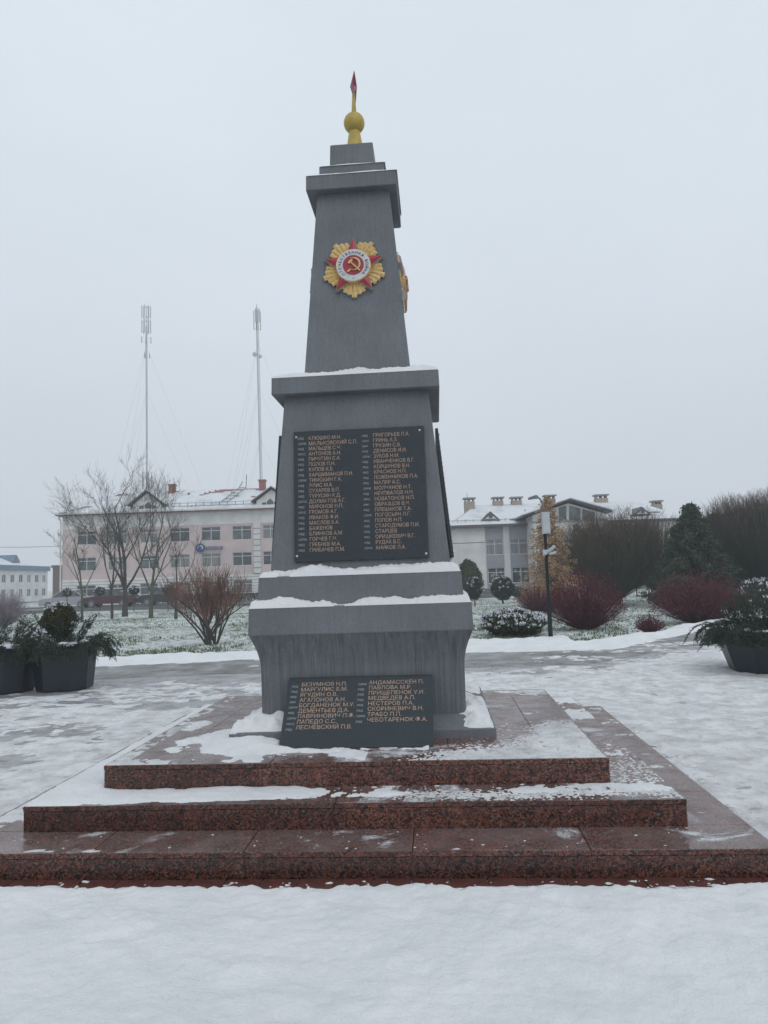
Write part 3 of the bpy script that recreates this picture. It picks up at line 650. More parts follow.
# reddish multi stemmed shrub
def stems_shrub(name,label,loc,h,wd,seed,mat,nst,ntw,group=None,r=.03,trunk=True,cat='shrub'):
    t=thing(name,label,cat,loc,YAW,group); rng=random.Random(seed); mb=MB(); tw=MB()
    for k in range(nst):
        a=rng.uniform(0,2*PI); b0=Vector((math.cos(a)*.16*wd/2.4,math.sin(a)*.16*wd/2.4,-.03)); rr=rng.uniform(.05,1)**.7*wd*.5; az=k*2.399+rng.gauss(0,.3)
        e=Vector((math.cos(az)*rr,math.sin(az)*rr,h*rng.uniform(.55,.75)*(1-.25*(rr/(wd*.5))**2))); c=Vector((b0.x*1.5+math.cos(az)*rr*.25,b0.y*1.5+math.sin(az)*rr*.25,e.z*.55))
        pts=[b0.lerp(c,s/3).lerp(c.lerp(e,s/3),s/3) for s in range(4)]+[]
        mb.tube(pts,[r,r*.8,r*.6,r*.35],5,False)
        for j in range(ntw):
            s=rng.uniform(.35,1); p=b0.lerp(c,s).lerp(c.lerp(e,s),s); d=(e-c).normalized()*.5+Vector((rng.gauss(0,.33),rng.gauss(0,.33),.9))
            branch(tw,rng,p,d,h*.27*rng.uniform(.6,1.2),r*.26,1,.35,.12,(2,3),.6,.5,.004)
    mb.build('stem',M['bark'],t); tw.build('twigs',M[mat],t); return t
M['twig_pink']=simple('twig_pinkish',(.21,.11,.092),(.11,.07,.055),1.6,.8)
stems_shrub('reddish_shrub','reddish bare many stemmed shrub on the lawn beside the obelisk',ground(212,643)[0],2.3,2.5,4,'twig_pink',20,17,r=.032)
# dense clipped willows and other twig domes
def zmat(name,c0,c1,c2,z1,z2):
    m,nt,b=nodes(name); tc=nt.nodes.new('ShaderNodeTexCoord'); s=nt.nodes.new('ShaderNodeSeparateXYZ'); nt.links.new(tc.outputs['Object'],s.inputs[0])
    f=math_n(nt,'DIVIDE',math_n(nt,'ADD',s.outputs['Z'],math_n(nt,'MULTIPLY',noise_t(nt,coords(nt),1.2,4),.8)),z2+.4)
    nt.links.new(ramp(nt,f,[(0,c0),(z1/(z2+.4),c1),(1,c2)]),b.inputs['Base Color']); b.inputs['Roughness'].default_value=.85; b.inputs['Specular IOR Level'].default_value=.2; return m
def dome(name,label,px,py,w,h,seed,mat,n=2600,group=None,flat=.6,base=.35,tw=.011,loc=None,trunkmat='bark',cat='tree',depthw=None,leaves=None,nleaf=0,inner=.35,arch=False,rag=.28):
    loc=loc or ground(px,py)[0]; t=thing(name,label,cat,loc,YAW,group); rng=random.Random(seed); mb=MB(); tr=MB(); dw=(depthw or w)*.5; wx=w*.5
    nt_=max(5,int(w*2.2))
    for k in range(nt_):
        a=2*PI*k/nt_+rng.uniform(-.3,.3); rr=rng.uniform(.3,.75)
        e=Vector((math.cos(a)*rr*wx,math.sin(a)*rr*dw,h*rng.uniform(.5,.7))); b0=Vector((math.cos(a)*.12*w*base,math.sin(a)*.12*w*base,-.05)); c=Vector((e.x*.35,e.y*.35,e.z*.5))
        tr.tube([b0,b0.lerp(c,.6),c.lerp(e,.4),e],[h*.018,h*.014,h*.009,.01],5,False)
    lv=MB()
    for k in range(n):
        a=rng.uniform(0,2*PI); u=math.sqrt(rng.random()); bump_=1+rag*.8*fbm(math.cos(a)*1.5,math.sin(a)*1.5,seed+u,3)
        X=math.cos(a)*u*wx*bump_; Y=math.sin(a)*u*dw*bump_; zt=h*(1-(1-flat)*u**2.6-.3*u**8)*(1+rag*.46*fbm(X*1.3,Y*1.3,seed,3))
        e=Vector((X,Y,zt*rng.uniform(1-rag,1.03)))
        s0=rng.uniform(.05,.55); b0=Vector((X*base*s0*2,Y*base*s0*2,e.z*s0*.8))
        c=Vector((X*(.75),Y*(.75),(b0.z+e.z)*.5)); g=[]
        if arch:
            e.z=zt*rng.uniform(.34+.3*(1-u),1.0)*(.8+.2*rng.random()); b0=Vector((X*.22*rng.random(),Y*.22*rng.random(),-.02)); c=Vector((X*.62,Y*.62,e.z*.45))
        for q in range(5):
            s=q/4; p=b0.lerp(c,s).lerp(c.lerp(e,s),s); 
            if 0<q: p+=Vector((rng.gauss(0,.02),rng.gauss(0,.02),0))*w*.25
            g.append(p)
        tri_tube(mb,g,tw,tw*.35)
        for r_k in range(2):
            p=g[rng.randint(2,4)]; d=Vector((rng.gauss(0,.35),rng.gauss(0,.35),.8)); tri_tube(mb,[p,p+d*h*.07,p+d*h*.12+Vector((rng.gauss(0,.03),0,0))],tw*.5,tw*.25)
    tr.build('trunk',M[trunkmat],t); mb.build('twigs',mat,t)
    if leaves:
        for k in range(nleaf):
            a=rng.uniform(0,2*PI); u=rng.random()**.4; X=math.cos(a)*u*wx; Y=math.sin(a)*u*dw; z=h*(1-(1-flat)*u**2.6-.3*u**8)*(rng.uniform(inner,1.0))
            leaf(lv,rng,Vector((X,Y,z)),.035)
        lv.build('leaves',leaves,t)
    return t
def leaf(mb,rng,p,s,up=0):
    a=Vector((rng.gauss(0,1),rng.gauss(0,1),rng.gauss(0,1)+up)).normalized(); b_=a.cross(Vector((rng.gauss(0,1),rng.gauss(0,1),rng.gauss(0,1)))).normalized()
    a=a*s*rng.uniform(.6,1.3); b_=b_*s*.55
    mb.add([p-a,p+b_*.8,p+a,p-b_*.8],[(0,1,2,3)])
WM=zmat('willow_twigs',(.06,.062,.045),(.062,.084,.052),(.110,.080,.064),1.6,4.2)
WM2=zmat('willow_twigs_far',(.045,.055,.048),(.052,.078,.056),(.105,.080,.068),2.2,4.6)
RM=zmat('barberry_twigs',(.035,.024,.024),(.080,.022,.032),(.115,.034,.044),.6,1.5)
RL=leafmat('barberry_leaves',(.085,.014,.024),(.13,.026,.04))
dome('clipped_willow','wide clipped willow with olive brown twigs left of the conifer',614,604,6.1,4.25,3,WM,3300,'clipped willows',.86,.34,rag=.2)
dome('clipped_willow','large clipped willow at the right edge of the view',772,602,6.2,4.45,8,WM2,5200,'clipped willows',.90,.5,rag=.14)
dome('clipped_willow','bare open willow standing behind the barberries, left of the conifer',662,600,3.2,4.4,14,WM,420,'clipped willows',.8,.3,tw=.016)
dome('barberry_shrub','dark purple barberry shrub right of the lamp post',586,628,2.35,1.72,5,RM,950,'barberry shrubs',.70,.62,.008,cat='shrub',arch=True,leaves=RL,nleaf=1300,inner=.45)
dome('barberry_shrub','dark red barberry shrub below the conifer, in front of the large planter',699,622,2.9,1.55,6,RM,1100,'barberry shrubs',.70,.65,.008,cat='shrub',arch=True,leaves=RL,nleaf=1900,inner=.3)
dome('barberry_shrub','small purple shrub at the edge of the lawn between two barberries',650,632,.78,.48,9,RM,330,'barberry shrubs',.7,.7,.006,cat='shrub',arch=True,leaves=RL,nleaf=260,inner=.2)
dome('barberry_shrub','low dark shrub left of the lamp post behind the green bush',540,612,2.2,1.25,19,RM,600,'barberry shrubs',.7,.3,.008,cat='shrub',arch=True,leaves=None)
dome('heather_shrub','pinkish frosted bare shrub behind the left planters',4,628,1.9,1.5,21,simple('frosted_twigs',(.22,.17,.19),(.34,.33,.36),3,.8),900,None,.75,.3,.008,cat='shrub')
# evergreen foliage balls
SN=simple('snow_on_leaves',(.68,.70,.74),(.60,.62,.66),6,.8)
def leafball(name,label,px,py,rx,rz,seed,mat,n,stem=.2,snow=0,group=None,loc=None,cat='shrub',ls=.05,lump=.12,ry=None,cone=0):
    loc=loc or ground(px,py)[0]; t=thing(name,label,cat,loc,YAW,group); rng=random.Random(seed); lv=MB(); sn=MB(); ry=ry or rx
    cz=stem+rz
    for k in range(n):
        d=Vector((rng.gauss(0,1),rng.gauss(0,1),rng.gauss(0,1))).normalized(); u=rng.uniform(.55,1)**.5
        m_=1+lump*fbm(d.x*2.2+seed,d.y*2.2,d.z*2.2,3)+lump*.5*noise.noise(d*7)
        f=1-cone*max(-.3,d.z)
        p=Vector((d.x*rx*u*m_*f,d.y*ry*u*m_*f,cz+d.z*rz*u*m_)); leaf(lv,rng,p,ls)
        if snow and d.z>-.35 and u>.93 and fbm(p.x*6.5,p.y*6.5,p.z*6.5,2)+d.z*.25>.48-snow: 
            for q in range(3): leaf(sn,rng,p+Vector((rng.gauss(0,ls),rng.gauss(0,ls),ls*.4)),ls*.9,2)
    core=MB(); core.ball((0,0,cz),1,14,9); core.v=[(x*rx*.8*(1-cone*.8*max(-.3,(z-cz))),y*ry*.8*(1-cone*.8*max(-.3,z-cz)),cz+(z-cz)*rz*.82) for x,y,z in core.v]
    lv.f+=[tuple(i+len(lv.v) for i in f) for f in core.f]; lv.m+=[0]*len(core.f); lv.tone+=[0]*len(core.f); lv.v+=core.v
    lv.build('foliage',mat,t)
    st=MB(); st.tube([(0,0,-.03),(0,0,cz)],[max(.02,rx*.08)]*2,6); st.build('stem',M['bark'],t)
    if sn.v: tag(sn.build('snow_cover',SN,t),'white snow caught on the leaves')
    return t
EG=leafmat('evergreen_leaves',(.018,.032,.014),(.052,.068,.030)); EG2=leafmat('thuja_leaves',(.028,.05,.026),(.06,.082,.04)); BR=leafmat('frosted_thuja_leaves',(.070,.058,.028),(.042,.052,.026))
DG=leafmat('box_leaves',(.02,.04,.028),(.04,.062,.045))
loc,_=ground(514,634)
leafball('evergreen_bush','low broad evergreen bush dusted with snow beside the lamp post',0,0,.86,.36,2,EG,9000,-.05,.24,loc=loc,ls=.045,lump=.2)
leafball('topiary_tree','small clipped egg shaped evergreen on a short trunk beside the obelisk',475,606,.40,.62,31,DG,5000,.32,.02,'clipped evergreens',ls=.045,cone=.15)
leafball('topiary_tree','round clipped evergreen ball on the lawn below the right building windows',503,603,.66,.70,32,DG,6500,.15,.04,'clipped evergreens',ls=.05)
leafball('thuja','tall rounded thuja beside the obelisk, behind the egg shaped evergreen',469,600,1.0,1.35,33,EG2,8000,.0,.0,'clipped evergreens',ls=.07,cone=.35)
leafball('low_hedge_plant','low dark round shrub right of the clipped evergreen ball',521,598,.75,.42,34,DG,1800,0,.2,None,ls=.06)
for i,(px,py,lab) in enumerate(((637,596,'small dark clipped bush left of the leaning trunk by the right building'),(652,597,'small dark clipped bush right of the white framed window'))):
    leafball('small_topiary',lab,px,py,.5,.45,50+i,DG,900,.5,.2,'small topiaries by the right building',ls=.06)
for i,(px,lab) in enumerate(((67,'left corner of the pink building'),(100,'bonnet of the dark red car'),(134,'tallest bare trunk, on its right side'),(168,'mossy bare tree, on its right side'))):
    leafball('lollipop_topiary','dark ball topiary on thin stem by the '+lab,px,611,.36,.33,60+i,DG,700,1.05,.15,'lollipop topiaries before the pink building',ls=.06,cat='tree')
for i,(px,py,rx) in enumerate(((732,603,1.0),(760,606,.8))):
    leafball('snowy_shrub','low dark shrub flecked with snow under the large willow, '+('nearer the conifer' if i==0 else 'at the picture edge'),px,py,rx,.55,80+i,DG,2200,0,.12,'snowy shrubs under the willow',ls=.07)
# larch and conifer
def conifer(name,label,px,py,h,r,seed,mat,density,droop,ls,thin=1.,low=.06,trunkm='bark'):
    loc,D=ground(px,py); t=thing(name,label,'tree',loc,YAW); rng=random.Random(seed); tr=MB(); tr.tube([(0,0,-.05),(0,0,h*.5),(0,0,h)],[h*.016,h*.010,.01],7,False)
    br=MB(); lv=MB(); nb=int(h*26*thin)
    for k in range(nb):
        z=h*(low+(1-low)*(k+rng.random())/nb); L=r*(1-((z/h-low)/(1-low)))**.75*rng.uniform(.65,1.12)+.08; a=k*2.399+rng.uniform(-.4,.4)
        d=Vector((math.cos(a),math.sin(a),.12)); p=Vector((0,0,z)); pts=[p]
        for q in range(5): d=(d+Vector((rng.gauss(0,.08),rng.gauss(0,.08),-droop*.12+ (q*.05)))).normalized(); p=p+d*L/5; pts.append(p)
        br.tube(pts,[.022,.018,.014,.01,.008,.005],3,False)
        for j in range(int(density*L)):
            s=rng.uniform(.15,1)*4.999; i=int(s); q=pts[i].lerp(pts[i+1],s-i); q=q+Vector((rng.gauss(0,.09),rng.gauss(0,.09),rng.gauss(-.05*droop,.07)))*(.6+L*.35)
            leaf(lv,rng,q,ls)
    tr.build('trunk',M[trunkm],t); br.build('branches',M[trunkm],t); lv.build('crown',mat,t); return t
LA=leafmat('larch_needles',(.46,.29,.15),(.34,.22,.13),.7,2); CO=leafmat('conifer_needles',(.030,.055,.038),(.06,.082,.05))
conifer('larch','slender orange autumn larch behind the lamp post',552,608,5.15,1.6,4,LA,105,1.2,.055,1.1,.1)
conifer('conifer','broad dark green conifer between the clipped willows',697,606,4.35,2.0,6,CO,230,.6,.075,1.5,.03)
conifer('conifer','blue green conifer filling the gap left of the large willow',720,601,4.2,1.4,7,CO,170,.6,.08,1.3,.03)
# grass tufts through the snow
gr=MB(); rng=random.Random(99)
for k in range(15000):
    D=17+rng.random()**1.6*32; X=rng.uniform(-.56,.5)*D; p=W(X,D)
    if p.y<far_edge(p.x)+2.0 or fbm(p.x*.5,p.y*.5,3,3)+rng.uniform(-.35,.35)<.0: continue
    for q in range(3):
        a=rng.uniform(0,2*PI); b0=p+Vector((rng.gauss(0,.06),rng.gauss(0,.06),0)); hh=rng.uniform(.025,.07)
        gr.add([b0+Vector((math.cos(a)*.012,math.sin(a)*.012,-.02)),b0-Vector((math.cos(a)*.012,math.sin(a)*.012,.02)),b0+Vector((rng.gauss(0,.03),rng.gauss(0,.03),hh))],[(0,1,2)])
tag(gr.build('grass',leafmat('grass_blades',(.05,.09,.03),(.10,.14,.06))),'green grass blades poking through the snow on the lawn','grass',None,'stuff')
# ------------------------------------------------------------------ planters
M['planter']=simple('planter_plastic',(.014,.024,.032),(.011,.018,.026),2.5,.42,.05,60,spec=.45)
SP=leafmat('spruce_needles',(.020,.040,.030),(.045,.072,.048))
M['soil']=simple('soil',(.05,.04,.03),rough=.95)
def octo(w,c,z): return [(w-c,-w,z),(w,-w+c,z),(w,w-c,z),(w-c,w,z),(-w+c,w,z),(-w,w-c,z),(-w,-w+c,z),(-w+c,-w,z)]
def planter(label,loc,w0,w1,h,seed,rz=0,spots=None,nbr=60,tall=1.,plabel=''):
    t=thing('planter',label,'planter',loc,rz,'dark planters on the plaza'); b=MB()
    b.loft([octo(w0*.97,w0*.5,0),octo(w0,w0*.5,.03),octo(w1*.985,w1*.5,h-.05),octo(w1,w1*.5,h-.045),octo(w1,w1*.5,h),octo(w1*.93,w1*.47,h),octo(w1*.90,w1*.46,h-.1)]); b.build('pot',M['planter'],t)
    s=MB(); s.add(octo(w1*.905,w1*.46,h-.09),[tuple(range(8))]); s.build('soil',M['soil'],t)
    # spruce branches stuck in the pot: one plant arrangement resting in it
    f=thing('spruce_arrangement',plabel,'plant',Vector(loc)+Vector((0,0,h-.08)),rz,'spruce arrangements in the planters'); rng=random.Random(seed); lv=MB(); sn=MB()
    for k in range(nbr):
        a=rng.uniform(0,2*PI); rr=rng.random()**.5*w1*.85; L=rng.uniform(.26,.46)*((1.0 if tall<1.2 else .68) if rr>w1*.5 else 1.25*tall); out=.15+(1.1 if rr>w1*.5 else .55)*(rr/w1)
        outer=k%2==0
        if outer: rr=w1*rng.uniform(.94,1.02)
        p=Vector((math.cos(a)*rr,math.sin(a)*rr,.02 if not outer else .09)); d=Vector((math.cos(a)*out,math.sin(a)*out,.75 if rr<w1*.6 else .42)).normalized(); dr=(.03 if tall>1.2 else .08) if rr<w1*.6 else (.36 if outer else .2); pts=[p]
        for q in range(7): d=(d+Vector((rng.gauss(0,.05),rng.gauss(0,.05),-dr))).normalized(); p=p+d*L/7; pts.append(p)
        tri_tube(lv,pts,.007,.003)
        for j in range(26):
            s_=rng.uniform(.1,1)*6.999; i=int(s_); q=pts[i].lerp(pts[i+1],s_-i); dd=(pts[i+1]-pts[i]).normalized(); side=dd.cross(Vector((0,0,1))); 
            if side.length<.1: side=Vector((1,0,0))
            side.normalize(); sg=rng.choice((-1,1)); sd_=(dd*.8+side*sg*.8+Vector((0,0,rng.gauss(0,.15)))).normalized(); sl_=rng.uniform(.05,.13)
            for n_ in range(11):
                c=q+sd_*sl_*n_/10; nd=(sd_*.6+Vector((rng.gauss(0,.6),rng.gauss(0,.6),rng.gauss(0,.6)))).normalized()*.024; w_=nd.cross(Vector((rng.gauss(0,1),rng.gauss(0,1),rng.gauss(0,1)))).normalized()*.0048
                lv.add([c-w_,c+w_,c+nd+w_*.4,c+nd-w_*.4],[(0,1,2,3)])
            if d.z>-.75 and rng.random()<(.10 if nbr<200 else .035) and rr>w1*.2 and q.z>.04:
                for n_ in range(4): leaf(sn,rng,q+Vector((rng.gauss(0,.028),rng.gauss(0,.028),.015)),.032,2.5)
    lv.build('spruce_branches',SP,f)
    # snow cushion amid the branches
    for k in range(9):
        a=rng.uniform(0,2*PI); rr=w1*rng.uniform(.35,.85); c=Vector((math.cos(a)*rr,math.sin(a)*rr,.07)); rx=rng.uniform(.07,.15)
        sn.ball((0,0,0),1,10,7); nv=len(sn.v)-60-0
        for i in range(len(sn.v)-10*6,len(sn.v)):
            x,y,z=sn.v[i]; m_=1+.3*noise.noise(Vector((x*2+k,y*2,z*2))); sn.v[i]=(c.x+x*rx*1.3*m_,c.y+y*rx*m_,c.z+z*.045*m_)
    sn.build('snow_cover',SN,f,True)
    return t
lB,_=ground(51,693); lB=lB+Vector((0,.42,0)); 
planter('dark octagonal planter of spruce at left, second from the picture edge',(lB.x,lB.y,0),.39,.46,.74,5,YAW+.1,nbr=130,tall=1.1,plabel='spruce branches spilling over the planter with the brown ball shrub')
lA=lB+Vector((-1.02,-.16,0)); planter('dark planter of spruce cut by the left picture edge',(lA.x+.10,lA.y,0),.39,.46,.74,6,YAW+.0,nbr=100,plabel='spruce branches in the planter at the left picture edge')
lC,_=ground(778,675); lC=lC+Vector((.02,.40,0)); planter('dark faceted planter of spruce standing alone at right',(lC.x,lC.y,0),.48,.66,.63,7,YAW-.25,nbr=290,tall=1.22,plabel='snow dusted spruce branches in the right hand planter')
leafball('clipped_thuja_ball','brownish clipped thuja ball growing in the left planter',0,0,.27,.29,12,BR,5600,.10,.04,loc=(lB.x-.16,lB.y+.10,.72),ls=.022,lump=.08)
# ------------------------------------------------------------------ street lamp
M['pole']=simple('pole_paint',(.012,.018,.024),(.018,.024,.03),8,.8,spec=.15); M['cab']=simple('cabinet_white',(.48,.52,.54),(.42,.46,.48),5,.5); M['lampgrey']=simple('lamp_grey',(.16,.18,.20),rough=.45)
loc,D=ground(551,643); H=lambda py,px=546: at(px,py,D).z
lamp=thing('street_lamp','dark slender street lamp post with white cabinet and curved arm','street lamp',loc,YAW)
b=MB(); hp=H(512); b.lathe([(.075,0),(.075,.04),(.052,.05),(.052,1.05),(.038,1.09),(.033,hp)],12); b.build('pole',M['pole'],lamp,True)
b=MB(); tz=H(497); pts=[(0,0,hp-.02)]+[(-.15*(k/8)**1.9-.0,0,hp+(tz-hp)*math.sin(k/8*PI/2)) for k in range(1,9)]; b.tube(pts,.022,8); b.build('arm',M['lampgrey'],lamp,True)
b=MB(); b.loft([[(-.12,-.035,tz-.03),(-.12,.035,tz-.03),(-.12,.035,tz+.035),(-.12,-.035,tz+.035)],[(-.18,-.075,tz-.03),(-.18,.075,tz-.03),(-.18,.075,tz+.05),(-.18,-.075,tz+.05)],[(-.34,-.07,tz-.05),(-.34,.07,tz-.05),(-.34,.07,tz+.0),(-.34,-.07,tz+.0)]]); b.build('lamp_head',M['lampgrey'],lamp)
b=MB(); z0_,z1_=H(534),H(512.5); b.cbox((-.075,-.16,z0_),(.095,-.045,z1_),.008); cb=b.build('cabinet',M['cab'],lamp)
b=MB(); b.box((-.062,-.166,z0_+.03),(.082,-.161,z1_-.03)); b.build('cabinet_door',M['cab'],cb)
zc=H(552); b=MB(); b.cbox((-.09,-.10,zc-.05),(.09,-.04,zc+.05),.01); b.build('camera_mount',M['cab'],lamp)
b=MB(); b.tube([(.02,-.12,zc+.0),(.16,-.20,zc+.12)],[.035,.04],10); b.tube([(.05,-.12,zc-.05),(.20,-.10,zc-.02)],[.03,.035],10); b.tube([(-.02,-.12,zc-.03),(-.10,-.22,zc-.06)],[.03,.035],10); b.build('security_camera',M['cab'],lamp)
# ------------------------------------------------------------------ buildings
M['pink']=simple('pink_render',(.63,.52,.51),(.52,.43,.425),.8,.85,.1,20); M['cream']=simple('white_render',(.73,.725,.715),(.58,.575,.57),.7,.85,.1,20)
M['frame']=simple('window_frame_white',(.6,.62,.63),rough=.5); M['greyr']=simple('grey_render',(.30,.32,.35),(.27,.29,.32),1.5,.85)
M['plinth']=simple('plinth_grey',(.17,.175,.18),(.13,.135,.14),1.5,.85); M['roofred']=simple('roof_red_metal',(.27,.07,.065),(.22,.06,.055),2,.5)
M['roofdark']=simple('roof_trim_dark',(.10,.10,.11),rough=.6); M['brickc']=simple('chimney_brick',(.30,.13,.11),(.24,.11,.09),6,.85); M['beige']=simple('chimney_beige',(.36,.30,.25),(.30,.25,.21),4,.85)
M['blueroof']=simple('blue_metal',(.13,.20,.30),(.10,.16,.25),3,.5); M['metal']=simple('galvanised',(.20,.22,.24),(.26,.28,.30),5,.5,metal=.2)
M['signblue']=simple('sign_blue',(.02,.08,.26),rough=.5); M['tan']=simple('tan_render',(.34,.25,.15),(.28,.20,.12),2,.85); M['brown']=simple('brown_boards',(.15,.10,.075),(.10,.07,.05),4,.85,stretch=(6,6,.5))
def glassmat():
    m,nt,b=nodes('window_glass'); v=coords(nt); n=noise_t(nt,v,1.1,3); nt.links.new(ramp(nt,n,[(.35,(.035,.05,.06)),(.6,(.11,.13,.145)),(.75,(.2,.22,.23))]),b.inputs['Base Color']); b.inputs['Roughness'].default_value=.12; b.inputs['Specular IOR Level'].default_value=.6; return m
M['glass']=glassmat(); M['glass_curtain']=simple('window_glass_curtained',(.16,.17,.175),(.26,.265,.26),1.3,.2,spec=.6,stretch=(5,1,.4)); M['glass_dark']=simple('window_glass_dark',(.035,.045,.055),(.07,.085,.095),1,.1,spec=.6)
def roofsnow():
    m,nt,b=nodes('roof_snow'); v=coords(nt); n=noise_t(nt,v,.5,5,.65); nt.links.new(ramp(nt,n,[(.30,(.44,.46,.49)),(.5,(.66,.68,.71))]),b.inputs['Base Color']); b.inputs['Roughness'].default_value=.8; bump(nt,b,noise_t(nt,v,2,4),.4,.05); return m
M['roofsnow']=roofsnow()
def window(root,x0,x1,z0,z1,y,bars=(.5,),trans=.28,depth=.14,deco=False,sub=True):
    fw=.06; b=MB(); yo=y-.03
    b.box((x0,yo,z0),(x0+fw,y+depth,z1)); b.box((x1-fw,yo,z0),(x1,y+depth,z1)); b.box((x0+fw,yo,z0),(x1-fw,y+depth,z0+fw)); b.box((x0+fw,yo,z1-fw),(x1-fw,y+depth,z1))
    for t in bars: xm=x0+(x1-x0)*t; b.box((xm-fw/2,yo+.004,z0+fw),(xm+fw/2,y+.06,z1-fw))
    if trans: zt=z1-(z1-z0)*trans; b.box((x0+fw,yo+.008,zt-fw/2),(x1-fw,y+.055,zt+fw/2))
    b.box((x0-.06,y-.09,z0-.05),(x1+.06,y+.02,z0-.004))
    f=b.build('window',M['frame'],root); g=MB(); g.box((x0+.02,y+.02,z0+.02),(x1-.02,y+.035,z1-.02)); g.build('pane',M[('glass','glass_curtain','glass_dark','glass','glass_curtain')[int(abs(x0*7.3+z0*3.1))%5]],f)
    if deco:
        d=MB(); rg=random.Random(int(x0*10))
        for k in range(5):
            cx=rg.uniform(x0+.25,x1-.25); cz=rg.uniform(z0+.3,z1-.3); a=rg.uniform(0,PI)
            for q in range(3): aa=a+q*PI/3; l=.16; d.tube([(cx-l*math.cos(aa),y+.012,cz-l*math.sin(aa)),(cx+l*math.cos(aa),y+.012,cz+l*math.sin(aa))],.014,4)
        d.build('paper_snowflakes',M['frame'],f)
def wall_holes(mb,x0,x1,z0,z1,y0,y1,holes):
    "wall slab with real openings: grid of boxes leaving the holes out"
    xs=sorted({x0,x1,*[h[0] for h in holes if x0<h[0]<x1],*[h[1] for h in holes if x0<h[1]<x1]}); zs=sorted({z0,z1,*[h[2] for h in holes if z0<h[2]<z1],*[h[3] for h in holes if z0<h[3]<z1]})
    for k in range(len(zs)-1):
        run=None
        for i in range(len(xs)-1):
            cx=(xs[i]+xs[i+1])/2; cz=(zs[k]+zs[k+1])/2; solid=not any(h[0]<cx<h[1] and h[2]<cz<h[3] for h in holes)
            if solid: run=(run[0],xs[i+1]) if run else (xs[i],xs[i+1])
            if (not solid or i==len(xs)-2) and run: mb.box((run[0],y0,zs[k]),(run[1],y1,zs[k+1])); run=None
def place(px,py,D): q=at(px,py,D); return q
# --- pink building (left)
D=68.; O=at(62,606,D); bl=thing('pink_office_building','three storey pink and white building with red and snowy roof behind bare trees','building',W(O.x,D,0),YAW)
lx=lambda px,py=560:at(px,py,D).x-O.x; lz=lambda py,px=150:at(px,py,D).z
XR=lx(318); zE=lz(513,100); dep=12
zr=[(lz(543.5,130),lz(529.5,130)),(lz(569.5,130),lz(556,130)),(lz(597,130),lz(584,130))]; cols=[(77,96),(108,127),(140,158),(170,190),(201.5,221),(232.5,252),(263,279),(290,306)]
holes=[(lx(a),lx(b_),z[0],z[1]) for a,b_ in cols for z in zr]
m1=MB(); zb1=lz(579,100); zt1=lz(528.5,100); wall_holes(m1,0,XR,zb1,zt1,0,.35,holes); m1.build('wall_pink',M['pink'],bl)
m1=MB(); wall_holes(m1,0,XR,.0,zb1,-.05,.34,holes); wall_holes(m1,0,XR,zt1,zE,-.04,.34,holes)
for k in range(8): z=.45+k*.36; 
m1.box((0,.35,0),(.3,dep,zE)); m1.box((XR-.3,.35,0),(XR,dep,zE)); m1.box((0,dep,0),(XR,dep+.3,zE)); m1.box((.3,.36,zE-.2),(XR-.3,dep,zE-.02))
for a,b_ in ((254,261),(130.5,137.5)): 
    if a>200: m1.box((lx(a),-.12,zb1),(lx(b_),-.04,zt1))
m1.build('wall_white',M['cream'],bl)
g=MB()
for k in range(1,9): g.box((0.02,-.056,k*zb1/9),(XR,-.05,k*zb1/9+.035))
for k in range(9): z=zb1+(zt1-zb1)*k/9; g.box((lx(254)-.01,-.127,z),(lx(261)+.01,-.12,z+.06))
g.build('rustication_grooves',M['plinth'],bl)
g=MB(); g.box((.3,1.8,.2),(XR-.3,1.9,zE-.3)); g.build('interior',M['roofdark'],bl)
for h in holes: window(bl,h[0],h[1],h[2],h[3],.10)
# hip roof
rd=6.2; zR=at(190,490.5,D+rd).z; e=.5; ridx0=at(118,493,D+rd).x-O.x
P=[(-e,-e,zE),(XR+e,-e,zE),(XR+e,dep+.3+e,zE),(-e,dep+.3+e,zE)]; A=(ridx0,rd,zR); B=(XR-4,rd,zR)
b=MB(); b.add(P+[A,B]+[(x,y,z-.18) for x,y,z in P],[(0,1,5,4),(1,2,5),(2,3,4,5),(3,0,4),(6,7,1,0),(7,8,2,1),(8,9,3,2),(9,6,0,3),(9,8,7,6)]); rf=b.build('roof',M['roofred'],bl)
# snow on the front slope leaving ridge and chimney surrounds bare
def slope_snow(P0,P1,P2,P3,n,m_,th,seed,thr,name,parent,mat='roofsnow',ridge=.0):
    b=MB(); P0,P1,P2,P3=map(Vector,(P0,P1,P2,P3)); nr=(P1-P0).cross(P3-P0).normalized(); nr=nr if nr.z>0 else -nr
    V=[];H=[]
    for j in range(m_+1):
        for i in range(n+1):
            u,v=i/n,j/m_; p=P0.lerp(P1,u).lerp(P3.lerp(P2,u),v); q=fbm(p.x*.45,p.y*.6+p.z*.6,seed,4); h=th*(1+.4*q)-.0; ok=1 if q*1+ridge*max(0,v-.72)*4*-1>thr else 0
            V.append(p+nr*(h if ok and 0<v<1 else .012)); H.append(ok)
    F=[(j*(n+1)+i,j*(n+1)+i+1,(j+1)*(n+1)+i+1,(j+1)*(n+1)+i) for j in range(m_) for i in range(n) if H[j*(n+1)+i] or H[(j+1)*(n+1)+i+1]]
    b.add(V,F); return b.build(name,M[mat],parent,True)
slope_snow((-e,-e,zE),(XR+e,-e,zE),B,A,90,16,.12,4,-.42,'roof_snow',rf,ridge=.6)
slope_snow((-e,dep+e,zE),(-e,-e,zE),A,A,30,10,.12,4,-.5,'roof_snow',rf)
